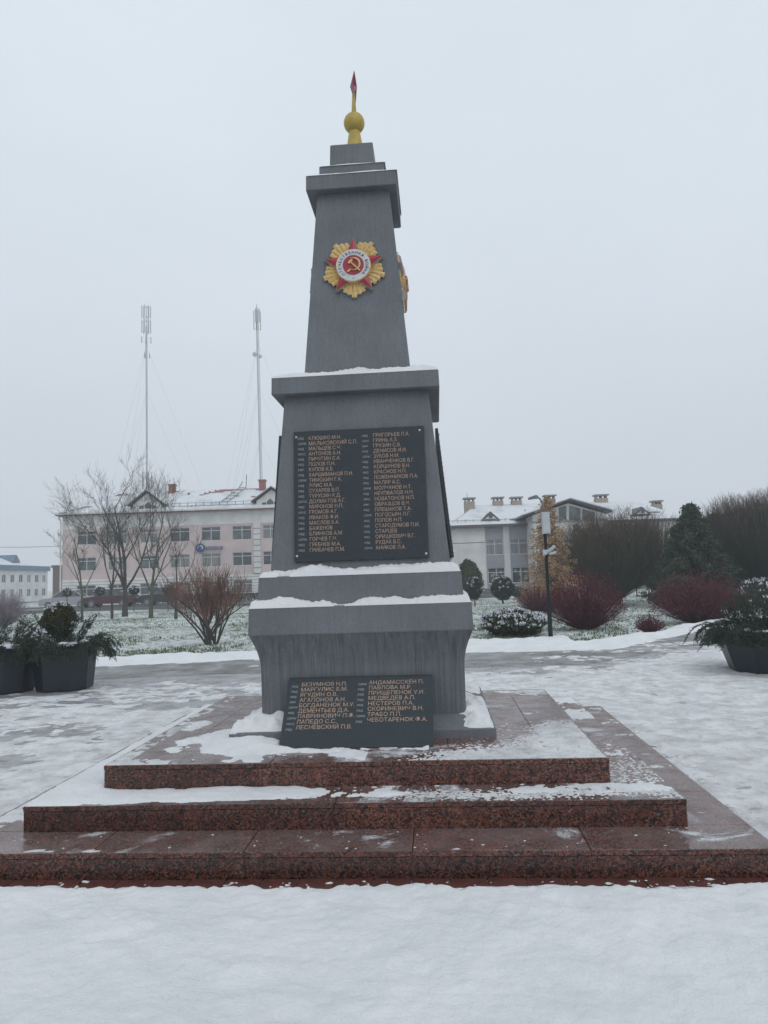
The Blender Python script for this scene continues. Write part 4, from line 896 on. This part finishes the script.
for cx0,cx1,cy0 in ((169.3,175,484.5),(259.5,265.5,480)):
    x0,x1=at(cx0,490,D+5).x-O.x,at(cx1,490,D+5).x-O.x; z1_=at(cx0,cy0,D+5).z; b=MB(); b.box((x0,4.7,zE+1.1),(x1,5.4,z1_-.12)); b.box((x0-.08,4.62,z1_-.12),(x1+.08,5.48,z1_)); b.build('chimney',M['brickc'],rf)
def gable(apx,apy,lpx,lpy,wpx0,wpx1,wz0,wz1):
    ax,az=lx(apx,apy),lz(apy,apx); x0=lx(lpx,lpy); z0=lz(lpy,lpx); x1=2*ax-x0
    b=MB(); b.prism([(x0+.35,zE-.3),(x1-.35,zE-.3),(x1-.35,z0),(ax,az-.16),(x0+.35,z0)],-.14,4.0); gg=b.build('dormer',M['cream'],rf)
    t=.10; b=MB(); b.prism([(x0-.1,z0-.15),(ax,az),(x1+.1,z0-.15),(x1+.1,z0-.15+t),(ax,az+t),(x0-.1,z0-.15+t)],-.5,4.2); b.build('dormer_roof',M['brickc'] if 0 else M['roofdark'],gg)
    b=MB(); b.prism([(x0-.1,z0-.15+t+.01),(ax-.02,az+t+.01),(ax,az+t+.09),(x0-.1,z0+t-.07)],-.45,4.1); b.prism([(ax+.02,az+t+.01),(x1+.1,z0-.15+t+.01),(x1+.1,z0+t-.07),(ax,az+t+.09)],-.45,4.1); b.build('dormer_snow',M['roofsnow'],gg)
    b=MB(); c0,c1=lx(wpx0),lx(wpx1); za,zb_=lz(wz1,apx),lz(wz0,apx); cm=(c0+c1)/2
    b.prism([(c0,za),(c1,za),(c1,zb_-.35),(cm+.35,zb_-.3),(cm,zb_+.05),(cm-.35,zb_-.3),(c0,zb_-.35)],-.17,-.141); wf=b.build('dormer_window',M['glass'],gg)
    b=MB(); 
    for xx in (c0,cm-.35,cm+.35,c1): b.box((xx-.03,-.19,za),(xx+.03,-.171,zb_-.3))
    b.build('dormer_window_frame',M['frame'],wf)
gable(147.5,491.5,130,505,139.7,157.7,502.5,510.5); gable(271.7,488,253,501,263,280,499,506.5)
b=MB(); xg0,xg1=lx(172),lx(252); zg=zE+.25
for k in range(11): x=xg0+(xg1-xg0)*k/10; b.box((x-.03,.05,zE+.1),(x+.03,.12,zE+.72))
for q in (.38,.66): b.box((xg0,.06,zE+q),(xg1,.11,zE+q+.04))
b.build('snow_guard',M['metal'],rf)
b=MB(); xa=lx(232); 
for dx in (-.35,.35): b.tube([(xa+dx-1.1,.6,zE+.5),(xa+dx+.2,4.6,zR-.1),(xa+dx*.6+.3,5.2,zR+1.3 if dx>0 else zR+.6)],.05,5)
for k in range(7): s=k/6; b.tube([(xa-.35-1.1+1.3*s,.6+4*s,zE+.5+(zR-zE-.6)*s),(xa+.35-1.1+1.3*s,.6+4*s,zE+.5+(zR-zE-.6)*s)],.035,4)
b.build('roof_ladder',M['metal'],rf)
b=MB(); b.tube([(-.25,-.45,zE-.1),(-.1,-.15,zE-.8),(-.1,-.15,.2)],.07,6); b.box((-.5,-.62,zE-.12),(XR+.5,-.5,zE+.02)); b.build('drainpipe',M['cream'],bl)
sg=MB(); cx,cz=lx(201),lz(548,201); sg.tube([(cx,-.30,cz),(cx,-.16,cz)],.42,20); so2=sg.build('shop_sign',M['signblue'],bl)
sg=MB(); text_into(sg,'белтелеком',cx+.35,cz-.22,.62,-.2,.03,fit=lx(224)-cx-.4); sg.build('sign_lettering',M['signblue'],so2)
sg=MB(); 
for k in range(9): a=R(200)-R(230)*k/9; a2=R(200)-R(230)*(k+1)/9; sg.prism([(cx+.28*math.cos(a),cz+.28*math.sin(a)),(cx+.28*math.cos(a2),cz+.28*math.sin(a2)),(cx+.16*math.cos(a2),cz+.16*math.sin(a2)),(cx+.16*math.cos(a),cz+.16*math.sin(a))],-.32,-.301)
sg.build('sign_swirl',M['frame'],so2)
b=MB(); b.box((lx(171),-.08,.0),(lx(184),-.052,lz(583,177))); b.build('entrance_door',M['brickc'],bl)
# --- blue roofed building, far left, seen along its facade
Q0=at(-30,600,92.); Q1=at(47.5,600,113.); p0=W(Q0.x,Q0.y,0); p1=W(Q1.x,Q1.y,0); dv=(p1-p0); Lb=dv.length; rz=math.atan2(dv.y,dv.x)
bb=thing('blue_roofed_building','long two storey cream building with blue eaves and snowy roof at far left','building',p0,rz)
zE2=at(47,571,113.).z; zB2=at(47,566.5,113.).z
def along(px): # local x of photo column on that facade
    lo,hi=0.,Lb
    for _ in range(40):
        mid=(lo+hi)/2; s=mid/Lb; X=Q0.x+(Q1.x-Q0.x)*s; Y=Q0.y+(Q1.y-Q0.y)*s
        if 384+FPX*X/Y*1.0 < px-0: lo=mid
        else: hi=mid
    return lo
hl=[]
n_=13
for k in range(n_):
    x=Lb-1.2-k*2.35
    if x<1: break
    for za,zb_ in ((.9,2.25),(3.4,4.75)): hl.append((x-.55,x+.55,za*zE2/5.5,zb_*zE2/5.5))
m1=MB(); wall_holes(m1,0,Lb,0,zE2,0,.3,hl); m1.box((0,.3,0),(.3,11,zE2)); m1.box((Lb-.3,.3,0),(Lb,11,zE2)); m1.box((0,11,0),(Lb,11.3,zE2)); m1.build('wall',M['cream'],bb)
g=MB(); g.box((.3,1.5,0),(Lb-.3,1.6,zE2)); g.build('interior',M['roofdark'],bb)
for h in hl: window(bb,h[0],h[1],h[2],h[3],.08,trans=0)
b=MB(); b.loft([[(-.3,-.3,zE2),(Lb+.3,-.3,zE2),(Lb+.3,11.6,zE2),(-.3,11.6,zE2)],[(-.25,-.25,zB2),(Lb+.25,-.25,zB2),(Lb+.25,11.5,zB2),(-.25,11.5,zB2)]]); b.build('blue_fascia',M['blueroof'],bb)
b=MB(); zr2=zB2+2.2; b.add([(-.2,-.2,zB2+.002),(Lb+.2,-.2,zB2+.002),(Lb+.2,11.4,zB2+.002),(-.2,11.4,zB2+.002),(5,5.6,zr2),(Lb-6,5.6,zr2)],[(0,1,5,4),(1,2,5),(2,3,4,5),(3,0,4)]); rf2=b.build('roof',M['roofsnow'],bb)
for x,w_,zt_ in ((Lb-9,.5,1.3),(Lb-7.2,.9,.9),(Lb-15,.6,1.2)): b=MB(); b.box((x-w_,5.2,zr2-.7),(x+w_,6.0,zr2+zt_)); b.box((x-w_-.1,5.1,zr2+zt_),(x+w_+.1,6.1,zr2+zt_+.12)); b.build('chimney',M['beige'],rf2)
for x in (Lb-8,Lb-14): b=MB(); b.prism([(x-1.1,zB2+.5),(x+1.1,zB2+.5),(x,zB2+1.6)],.8,4.5); b.build('dormer',M['blueroof'],rf2)
# tan shed between
Q=at(53,597,118.); tb=thing('tan_shed','tan rendered shed with brown board side between the blue roofed and pink buildings','building',W(Q.x,118.,0),YAW)
zt_=at(56,567,118.).z; xa,xb_=at(44,590,118.).x-Q.x,at(70,590,118.).x-Q.x
b=MB(); b.add([(0,0,0),(xa,3,0),(xa,3,zt_),(0,0,zt_),(xa,9,0),(xa,9,zt_),(xb_,9,0),(xb_,9,zt_)],[(1,0,3,2),(4,1,2,5),(6,4,5,7)]); b.build('wall_tan',M['tan'],tb)
b=MB(); b.add([(0,0,0),(xb_,2,0),(xb_,2,zt_),(0,0,zt_),(xb_,9,0),(xb_,9,zt_)],[(0,1,2,3),(1,4,5,2)]); b.build('wall_boards',M['brown'],tb)
b=MB(); b.loft([[(-.1,-.3,zt_),(xb_+.3,1.8,zt_),(xb_+.3,9.3,zt_),(xa-.3,9.3,zt_),(xa-.3,2.9,zt_)],[(-.1,-.3,zt_+.3),(xb_+.3,1.8,zt_+.3),(xb_+.3,9.3,zt_+.3),(xa-.3,9.3,zt_+.3),(xa-.3,2.9,zt_+.3)]]); b.build('roof',M['roofdark'],tb)
# --- white building (right)
D=62.; O=at(449,593,D); br_=thing('white_school_building','white two storey building with snowy roofs, glazed gable and chimneys behind the willows','building',W(O.x,D,0),YAW)
lx=lambda px,py=560:at(px,py,D).x-O.x; lz=lambda py,px=500:at(px,py,D).z
x0B=lx(425); XE=lx(683); zE=lz(524.5,500); zE_r=zE; dep=13
bays=[(486.3,504.3),(510.5,529),(536,552),(560,576),(585,601),(612,628),(637,655)]
hl=[(lx(a+.3),lx(b_-.3),lz(554.8,500),lz(539,500)) for a,b_ in bays]+[(lx(a+1),lx(b_+.3),lz(583.5,500),lz(567.5,500)) for a,b_ in bays]
zp=lz(588,500)
m1=MB(); wall_holes(m1,x0B,XE,zp,zE,0,.35,hl); m1.box((x0B,.35,0),(x0B+.3,dep,zE)); m1.box((XE-.3,.35,0),(XE,dep,zE)); m1.box((x0B,dep,0),(XE,dep+.3,zE)); m1.build('wall',M['cream'],br_)
m1=MB(); wall_holes(m1,x0B-.02,XE+.02,0,zp,-.10,.34,[]); m1.build('plinth',M['plinth'],br_)
g=MB()
for a,b_ in bays:
    wall_holes(g,lx(a),lx(b_),zp+.02,zE-.06,-.03,-.002,hl)
g.build('bay_panels',M['greyr'],br_)
g=MB(); g.box((x0B,-.012,lz(543.2,470)),(lx(486),-.002,lz(542.6,470))); g.box((x0B+.3,2.2,.1),(XE-.3,2.3,zE-.2)); g.build('interior',M['roofdark'],br_)
b=MB()
for px in (449.5,531): x=lx(px); b.tube([(x,-.45,zE-.1),(x,-.12,zE-.6),(x,-.12,.2)],.06,6)
b.build('drainpipe',M['metal'],br_)
for i,h in enumerate(hl): window(br_,h[0],h[1],h[2],h[3],.10,trans=.30,deco=(i>=len(bays)))
# left roof: hipped
def hip(x0,x1,y0,y1,z0,zr,h0,h1,yr,name='roof'):
    b=MB(); b.add([(x0,y0,z0),(x1,y0,z0),(x1,y1,z0),(x0,y1,z0),(h0,yr,zr),(h1,yr,zr)]+[(x,y,z0-.2) for x,y in ((x0,y0),(x1,y0),(x1,y1),(x0,y1))],[(0,1,5,4),(1,2,5),(2,3,4,5),(3,0,4),(6,7,1,0),(7,8,2,1),(8,9,3,2),(9,6,0,3),(9,8,7,6)])
    return b.build(name,M['roofdark'],br_)
yr=6.5; zRi=at(500,504.5,D+yr).z
h0=at(477,505,D+yr).x-O.x
rl=hip(lx(449,520),lx(560),-.6,dep+.9,zE,zRi,h0,at(556,504,D+yr).x-O.x+3,yr)
X0=lx(449,520)
slope_snow((X0,-.6,zE),(lx(560),-.6,zE),(lx(560),yr,zRi),(h0,yr,zRi),70,14,.10,7,-.50,'roof_snow',rl); slope_snow((X0,dep,zE),(X0,-.6,zE),(h0,yr,zRi),(h0,yr,zRi),20,8,.1,7,-.6,'roof_snow',rl)
zR2=at(600,502,D+yr).z; X1=lx(682,520); h1=at(630,502,D+yr).x-O.x
rr_=hip(lx(540),X1,-.6,dep+.9,zE+.003,zR2,at(548,503,D+yr).x-O.x,h1,yr+.01)
slope_snow((lx(545),-.6,zE),(X1,-.6,zE),(h1,yr,zR2),(at(560,503,D+yr).x-O.x,yr,zR2),70,14,.12,9,-.6,'roof_snow',rr_); slope_snow((X1,-.6,zE),(X1,dep,zE),(h1,yr,zR2),(h1,yr,zR2),20,8,.12,9,-.6,'roof_snow',rr_)
X00=x0B-.5; zlow=at(440,513,D+yr).z
r3=hip(X00,lx(452),-.2,dep+.6,zE+.006,zlow,X00+1,lx(450),yr+.02); slope_snow((X00,-.2,zE),(lx(452),-.2,zE),(lx(450),yr,zlow),(X00+1,yr,zlow),16,8,.1,9,-.8,'roof_snow',r3)
# chimneys
def chim(px0,px1,py0,py1,mat,roof,dd=6.0,cap=True):
    a=at(px0,py0,D+dd); c=at(px1,py0,D+dd); z0_=at(px0,py1,D+dd).z; b=MB(); b.box((a.x-O.x,dd-.4,z0_-.8),(c.x-O.x,dd+.4,a.z-.35)); 
    for x in (a.x-O.x+.1,(a.x+c.x)/2-O.x,c.x-O.x-.1): b.box((x-.05,dd-.35,a.z-.35),(x+.05,dd+.35,a.z-.12))
    ch=b.build('chimney',mat,roof); b=MB(); b.cbox((a.x-O.x-.12,dd-.5,a.z-.12),(c.x-O.x+.12,dd+.5,a.z+.02),.02); b.build('chimney_cap',M['metal'],ch); return ch
chim(464,474,498.3,512,M['beige'],rl,5.0); chim(492.6,502.4,497.6,506,M['beige'],rl); chim(511,521,497.4,505,M['beige'],rl); chim(544,554.3,495.5,505,simple('chimney_tan',(.33,.22,.14)),rr_,7.4)
chim(594.6,606.4,495,503,M['beige'],rr_); chim(652,660.5,501,512,M['beige'],rr_,5.6)
b=MB(); q=at(467,493,D+5); b.tube([(q.x-O.x,5,q.z-1),(q.x-O.x,5,q.z)],.025,4); b.build('antenna',M['metal'],rl)
# pediments
def ped(apx,apy,b0x,b1x,by,roof):
    yy=.15; a=at(apx,apy,D+yy); p=at(b0x,by,D+yy); q=at(b1x,by,D+yy); X=lambda v:v.x-O.x
    b=MB(); b.prism([(X(p),p.z),(X(q),p.z),(X(a),a.z)],yy,3.6); g_=b.build('pediment',M['roofdark'],roof)
    b=MB(); m_=(X(p)+X(q))/2; b.prism([(X(p)+.35,p.z+.12),(X(q)-.35,p.z+.12),(X(a),a.z-.28)],yy-.03,yy-.002); f_=b.build('pediment_face',M['cream'],g_)
    b=MB(); b.prism([(m_-.16,p.z+.18),(m_+.16,p.z+.18),(m_+.16,p.z+.42),(m_,p.z+.58),(m_-.16,p.z+.42)],yy-.06,yy-.031); b.build('pediment_window',M['glass'],f_)
ped(490.5,511.3,481,500.5,520.5,rl); ped(641.5,506.5,633,652.5,515.5,rr_)
b=MB()
for px in range(451,530,8): x=lx(px); b.box((x-.02,-.1,zE+.05),(x+.02,-.04,zE+.55))
b.box((lx(451),-.1,zE+.42),(lx(525),-.05,zE+.46)); b.build('snow_guard',M['metal'],rl)
# glazed gable wing
Dg=-3.0; ax=at(569,500.5,D+Dg); gl=at(521.5,517.3,D+Dg); gr_=at(612,512.2,D+Dg); X=lambda v:v.x-O.x
xw0,xw1=X(at(533,520,D+Dg)),X(at(607,520,D+Dg)); zst=at(569,521,D+Dg).z
hgl=[(X(at(a,515,D+Dg)),X(at(b_,515,D+Dg)),at(569,z1,D+Dg).z,at(569,z0,D+Dg).z) for a,b_,z0,z1 in ((572,579,524.5,533),(545,553,524.5,533),(590,598,524.5,533),(545,560,568,582),(570,585,568,582))]
m1=MB(); wall_holes(m1,xw0,xw1,0,zst,Dg,Dg+.3,hgl); m1.box((xw0,Dg+.3,0),(xw0+.3,-.11,zst)); m1.box((xw1-.3,Dg+.3,0),(xw1,-.11,zst)); 
zL=zst+.25; m1.prism([(xw0,zst),(xw1,zst),(xw1,at(607,513.5,D+Dg).z),(X(ax),ax.z-.2),(xw0,at(533,515,D+Dg).z)],Dg+.25,5.0)
wg=m1.build('gable_wing',M['cream'],br_)
for h in hgl: window(wg,h[0],h[1],h[2],h[3],Dg+.1,trans=0)
b=MB(); 
for a,b_,ta,tb_ in ((559.5,567,507.2,505.4),(570,581,505.4,508.4),(583,595,508.8,512.0)):
    A0,A1,B0,B1_=at(a,520.2,D+Dg),at(b_,520.2,D+Dg),at(b_,tb_,D+Dg),at(a,ta,D+Dg); b.prism([(X(A0),A0.z),(X(A1),A1.z),(X(B0),B0.z),(X(B1_),B1_.z)],Dg+.16,Dg+.248)
b.build('gable_glazing',M['glass'],wg)
t=.12; b=MB(); b.prism([(X(gl),gl.z),(X(ax),ax.z),(X(gr_),gr_.z),(X(gr_),gr_.z+t),(X(ax),ax.z+t),(X(gl),gl.z+t)],Dg-.2,6.3); gr2=b.build('gable_roof',M['plinth'],wg)
b=MB(); b.prism([(X(gl),gl.z+t+.01),(X(ax),ax.z+t+.01),(X(ax),ax.z+t+.09),(X(gl),gl.z+t+.09)],Dg-.5,6.2); b.prism([(X(ax),ax.z+t+.01),(X(gr_),gr_.z+t+.01),(X(gr_),gr_.z+t+.09),(X(ax),ax.z+t+.09)],Dg-.5,6.2); b.build('gable_roof_snow',M['roofsnow'],gr2)
b=MB(); b.box((xw0-.02,Dg-.05,zst-.08),(xw1+.02,Dg+.24,zst+.06)); b.build('string_course',M['metal'],wg)
# leaning trunk by the building
# ------------------------------------------------------------------ telecom masts
def mast(label,px0,pyb,px1,pyt,D,wd,clusters,seed,dish=None):
    B=at(px0,pyb,D); T=at(px1,pyt,D); h=T.z; t=thing('telecom_mast',label,'mast',W(B.x,D,0),YAW,'telecom masts behind the pink building'); lean=(T.x-B.x)
    lean=0; sx=(at(px1,pyt,D).x-B.x)/h
    b=MB(); r=wd/2; top=h*.93; n=int(top/ (wd*1.3))
    P=lambda k,z:(r*math.cos(PI/6+2*PI*k/3)+sx*z,r*math.sin(PI/6+2*PI*k/3),z)
    for k in range(3): b.tube([P(k,0),P(k,top)],.026,4)
    for i in range(n):
        z0,z1=top*i/n,top*(i+1)/n
        for k in range(3):
            b.tube([P(k,z0),P((k+1)%3,z1)],.02,3,False)
            b.tube([P(k,z1),P((k+1)%3,z1)],.02,3,False)
    b.build('lattice',M['metal'],t)
    b=MB(); b.tube([(sx*top,0,top),(sx*h,0,h)],.05,5); b.build('top_spike',M['metal'],t)
    for (pa,pb,wid,nn) in clusters:
        z1,z0=at(px1,pa,D).z,at(px1,pb,D).z; c=MB(); rr=wid/2
        for k in range(nn):
            a=2*PI*k/nn+.4; x,y=rr*math.cos(a)+sx*z0,rr*math.sin(a); c.box((x-.075,y-.06,z0),(x+.075,y+.06,z1)); 
            for z in (z0+.2,z1-.2): c.tube([(sx*z,0,z),(x,y,z)],.03,3)
        c.build('panel_antenna',M['cab'],t)
    if dish:
        for (dpx,dpy,dr) in dish:
            q=at(dpx,dpy,D); c=MB(); c.tube([(q.x-B.x,-.5,q.z),(q.x-B.x,-.25,q.z)],[dr*.9,dr],14); c.tube([(q.x-B.x,-.2,q.z),(sx*q.z,0,q.z)],.03,3); c.build('dish_antenna',M['cab'],t)
    g=MB()
    for fr,rad in ((.86,17),(.70,15),(.52,12)):
        for k in range(3):
            a=2*PI*k/3+seed; g.tube([(sx*h*fr,0,h*fr),(rad*math.cos(a),rad*math.sin(a),0)],.012,3)
    g.build('guy_wire',M['metal'],t)
mast('left of two lattice telecom masts, narrow with a ring of panels on top',147.3,597,146.2,306,126.,.30,((306,318,1.5,6),(320,333,1.5,6),(337,343,1.6,4),(353,358,1.1,3),(472,489,1.6,5)),.5)
mast('right of two lattice telecom masts, thicker and leaning towards the obelisk',263.8,595,256.7,304,116.,.45,((311,330,1.1,4),(308,322,.7,3)),.3,((255,355,.38),(260.5,357,.3)))
# wire with its poles
q0=at(-60,543.5,80.); q1=at(64,546,69.)
up_=thing('utility_pole','wooden utility pole outside the left edge carrying a wire','pole',W(q0.x,q0.y,0),YAW); b=MB(); b.tube([(0,0,-.1),(0,0,q0.z+.4)],[.14,.09],8); b.build('pole',M['bark'],up_); b=MB(); b.box((-.7,-.05,q0.z-.1),(.7,.05,q0.z+.0)); b.build('crossarm',M['bark'],up_)
b=MB(); A_,B_=W(q0.x,q0.y,q0.z),W(q1.x,q1.y,q1.z); pts=[A_.lerp(B_,k/12)-Vector((0,0,.25*math.sin(PI*k/12))) for k in range(13)]; b.tube(pts,.022,4); tag(b.build('overhead_wire',M['roofdark']),'thin overhead wire running from the left edge to the corner of the pink building','wire')
# ------------------------------------------------------------------ street behind the lawn, cars, low wall
M['asphalt']=simple('asphalt_wet',(.06,.062,.066),(.16,.165,.17),.8,.5)
c0,c1=W(-60,50.),W(-2,50.); b=MB(); b.box((-34,0,-.02),(30,9,.06)); o=b.build('road',M['asphalt'],loc=W(-22,52,0)); o.rotation_euler=(0,0,YAW); tag(o,kind='structure')
b=MB(); b.box((-34,-.3,-.02),(30,0,.17)); b.box((-34,9,-.02),(30,9.3,.17)); o=b.build('kerb',M['plinth'],loc=W(-22,52,0)); o.rotation_euler=(0,0,YAW); tag(o,kind='structure')
def snow_strip(xa,xb,ya,yb,seed): 
    pass
b=MB(); hd=thing('low_hedge','long low dark hedge in front of the pink building','hedge',W(-15,62.5,0),YAW); rng=random.Random(5)
for k in range(9000): leaf(b,rng,Vector((rng.uniform(-8,10),rng.uniform(-.4,.4),rng.random()**.6*.75)),.08)
b.build('foliage',DG,hd)
def car(label,px,py,rz,col,seed,wagon=False):
    q=at(px,py,58.); loc=W(q.x,58.,.06); t=thing('parked_car',label,'car',loc,rz,'cars parked before the pink building'); t.scale=(.93,.93,.98)
    paint=simple('car_paint',col,tuple(c*.9 for c in col),2,.3,spec=.6)
    def sec(pts,ys,inset):
        rs=[]
        for y,i in zip(ys,inset): rs.append([(x*(1-i*.02),y,z-(i*.03 if z>.9 else 0)) for x,z in pts])
        return rs
    low=[(-2.15,.30),(-2.2,.62),(-2.1,.82),(-1.1,.93),(.9,.96),(1.75,.98),(2.15,.92),(2.2,.55),(2.1,.30)]
    b=MB(); b.loft([[(x,y,z) for x,z in low] if abs(y)<.8 else [(x*.97,y,z*.97+.01) for x,z in low] for y in (-.86,-.78,.78,.86)]); b.build('body',paint,t)
    cab_=[(-1.15,.94),(-.45,1.40),(.75,1.44),(1.45 if not wagon else 1.9,.97)]
    b=MB(); b.loft([[(x*(.93 if abs(y)>.6 else 1)-.02,y*(1 if z<1.2 else .84),z-.005) for x,z in cab_] for y in (-.76,-.70,.70,.76)]); b.build('windows',M['glass'],t)
    b=MB(); b.cbox((-.45,-.60,1.405),(.72,.60,1.46),.02); 
    for s in (-1,1):
        for (xa,za,xb,zb) in ((-1.12,.94,-.45,1.42),(.15,.94,.15,1.44),(1.42,.97,.73,1.44)): b.tube([(xa,s*.775,za),(xb,s*.65,zb)],.035,4)
    b.build('roof',paint,t)
    b=MB(); b.cbox((-.5,-.62,1.462),(.75,.62,1.50),.02); b.cbox((-2.0,-.66,.93),(-1.2,.66,.96),.012); b.build('snow_cover',SN,t)
    for x in (-1.35,1.32):
        for s in (-1,1):
            b=MB(); b.tube([(x,s*.70,.31),(x,s*.89,.31)],.31,18); wh=b.build('wheel',M['roofdark'],t); b=MB(); b.tube([(x,s*.891,.31),(x,s*.905,.31)],.19,12); b.build('rim',M['metal'],wh)
    for s in (-1,1): b=MB(); b.cbox((-2.19,s*.62-.16,.62),(-2.10,s*.62+.16,.78),.02); b.build('headlight',M['cab'],t)
    return t
car('dark red car with frosted bonnet parked behind the bare trees',111,612.5,YAW,(.065,.014,.018),1,True)
car('pale grey car at the left corner of the pink building',68,613,YAW+.1,(.36,.38,.40),2)
car('black car half hidden behind the mossy bare tree',166,611.5,YAW,(.02,.022,.026),3)
# ------------------------------------------------------------------ haze
hz=MB(); hz.box((-330,-60,-1.2),(330,330,85)); ho=hz.build('haze',None)
hm=bpy.data.materials.new('haze'); hm.use_nodes=True; n=hm.node_tree; n.nodes.clear(); out=n.nodes.new('ShaderNodeOutputMaterial'); vol=n.nodes.new('ShaderNodeVolumePrincipled')
vol.inputs['Color'].default_value=(.93,.95,.98,1); vol.inputs['Density'].default_value=.0017; n.links.new(vol.outputs[0],out.inputs['Volume'])
ho.data.materials.clear(); ho.data.materials.append(hm); tag(ho,'pale winter haze over the square','haze',None,'stuff')
sc.cycles.volume_bounces=2 if hasattr(sc,'cycles') else 0
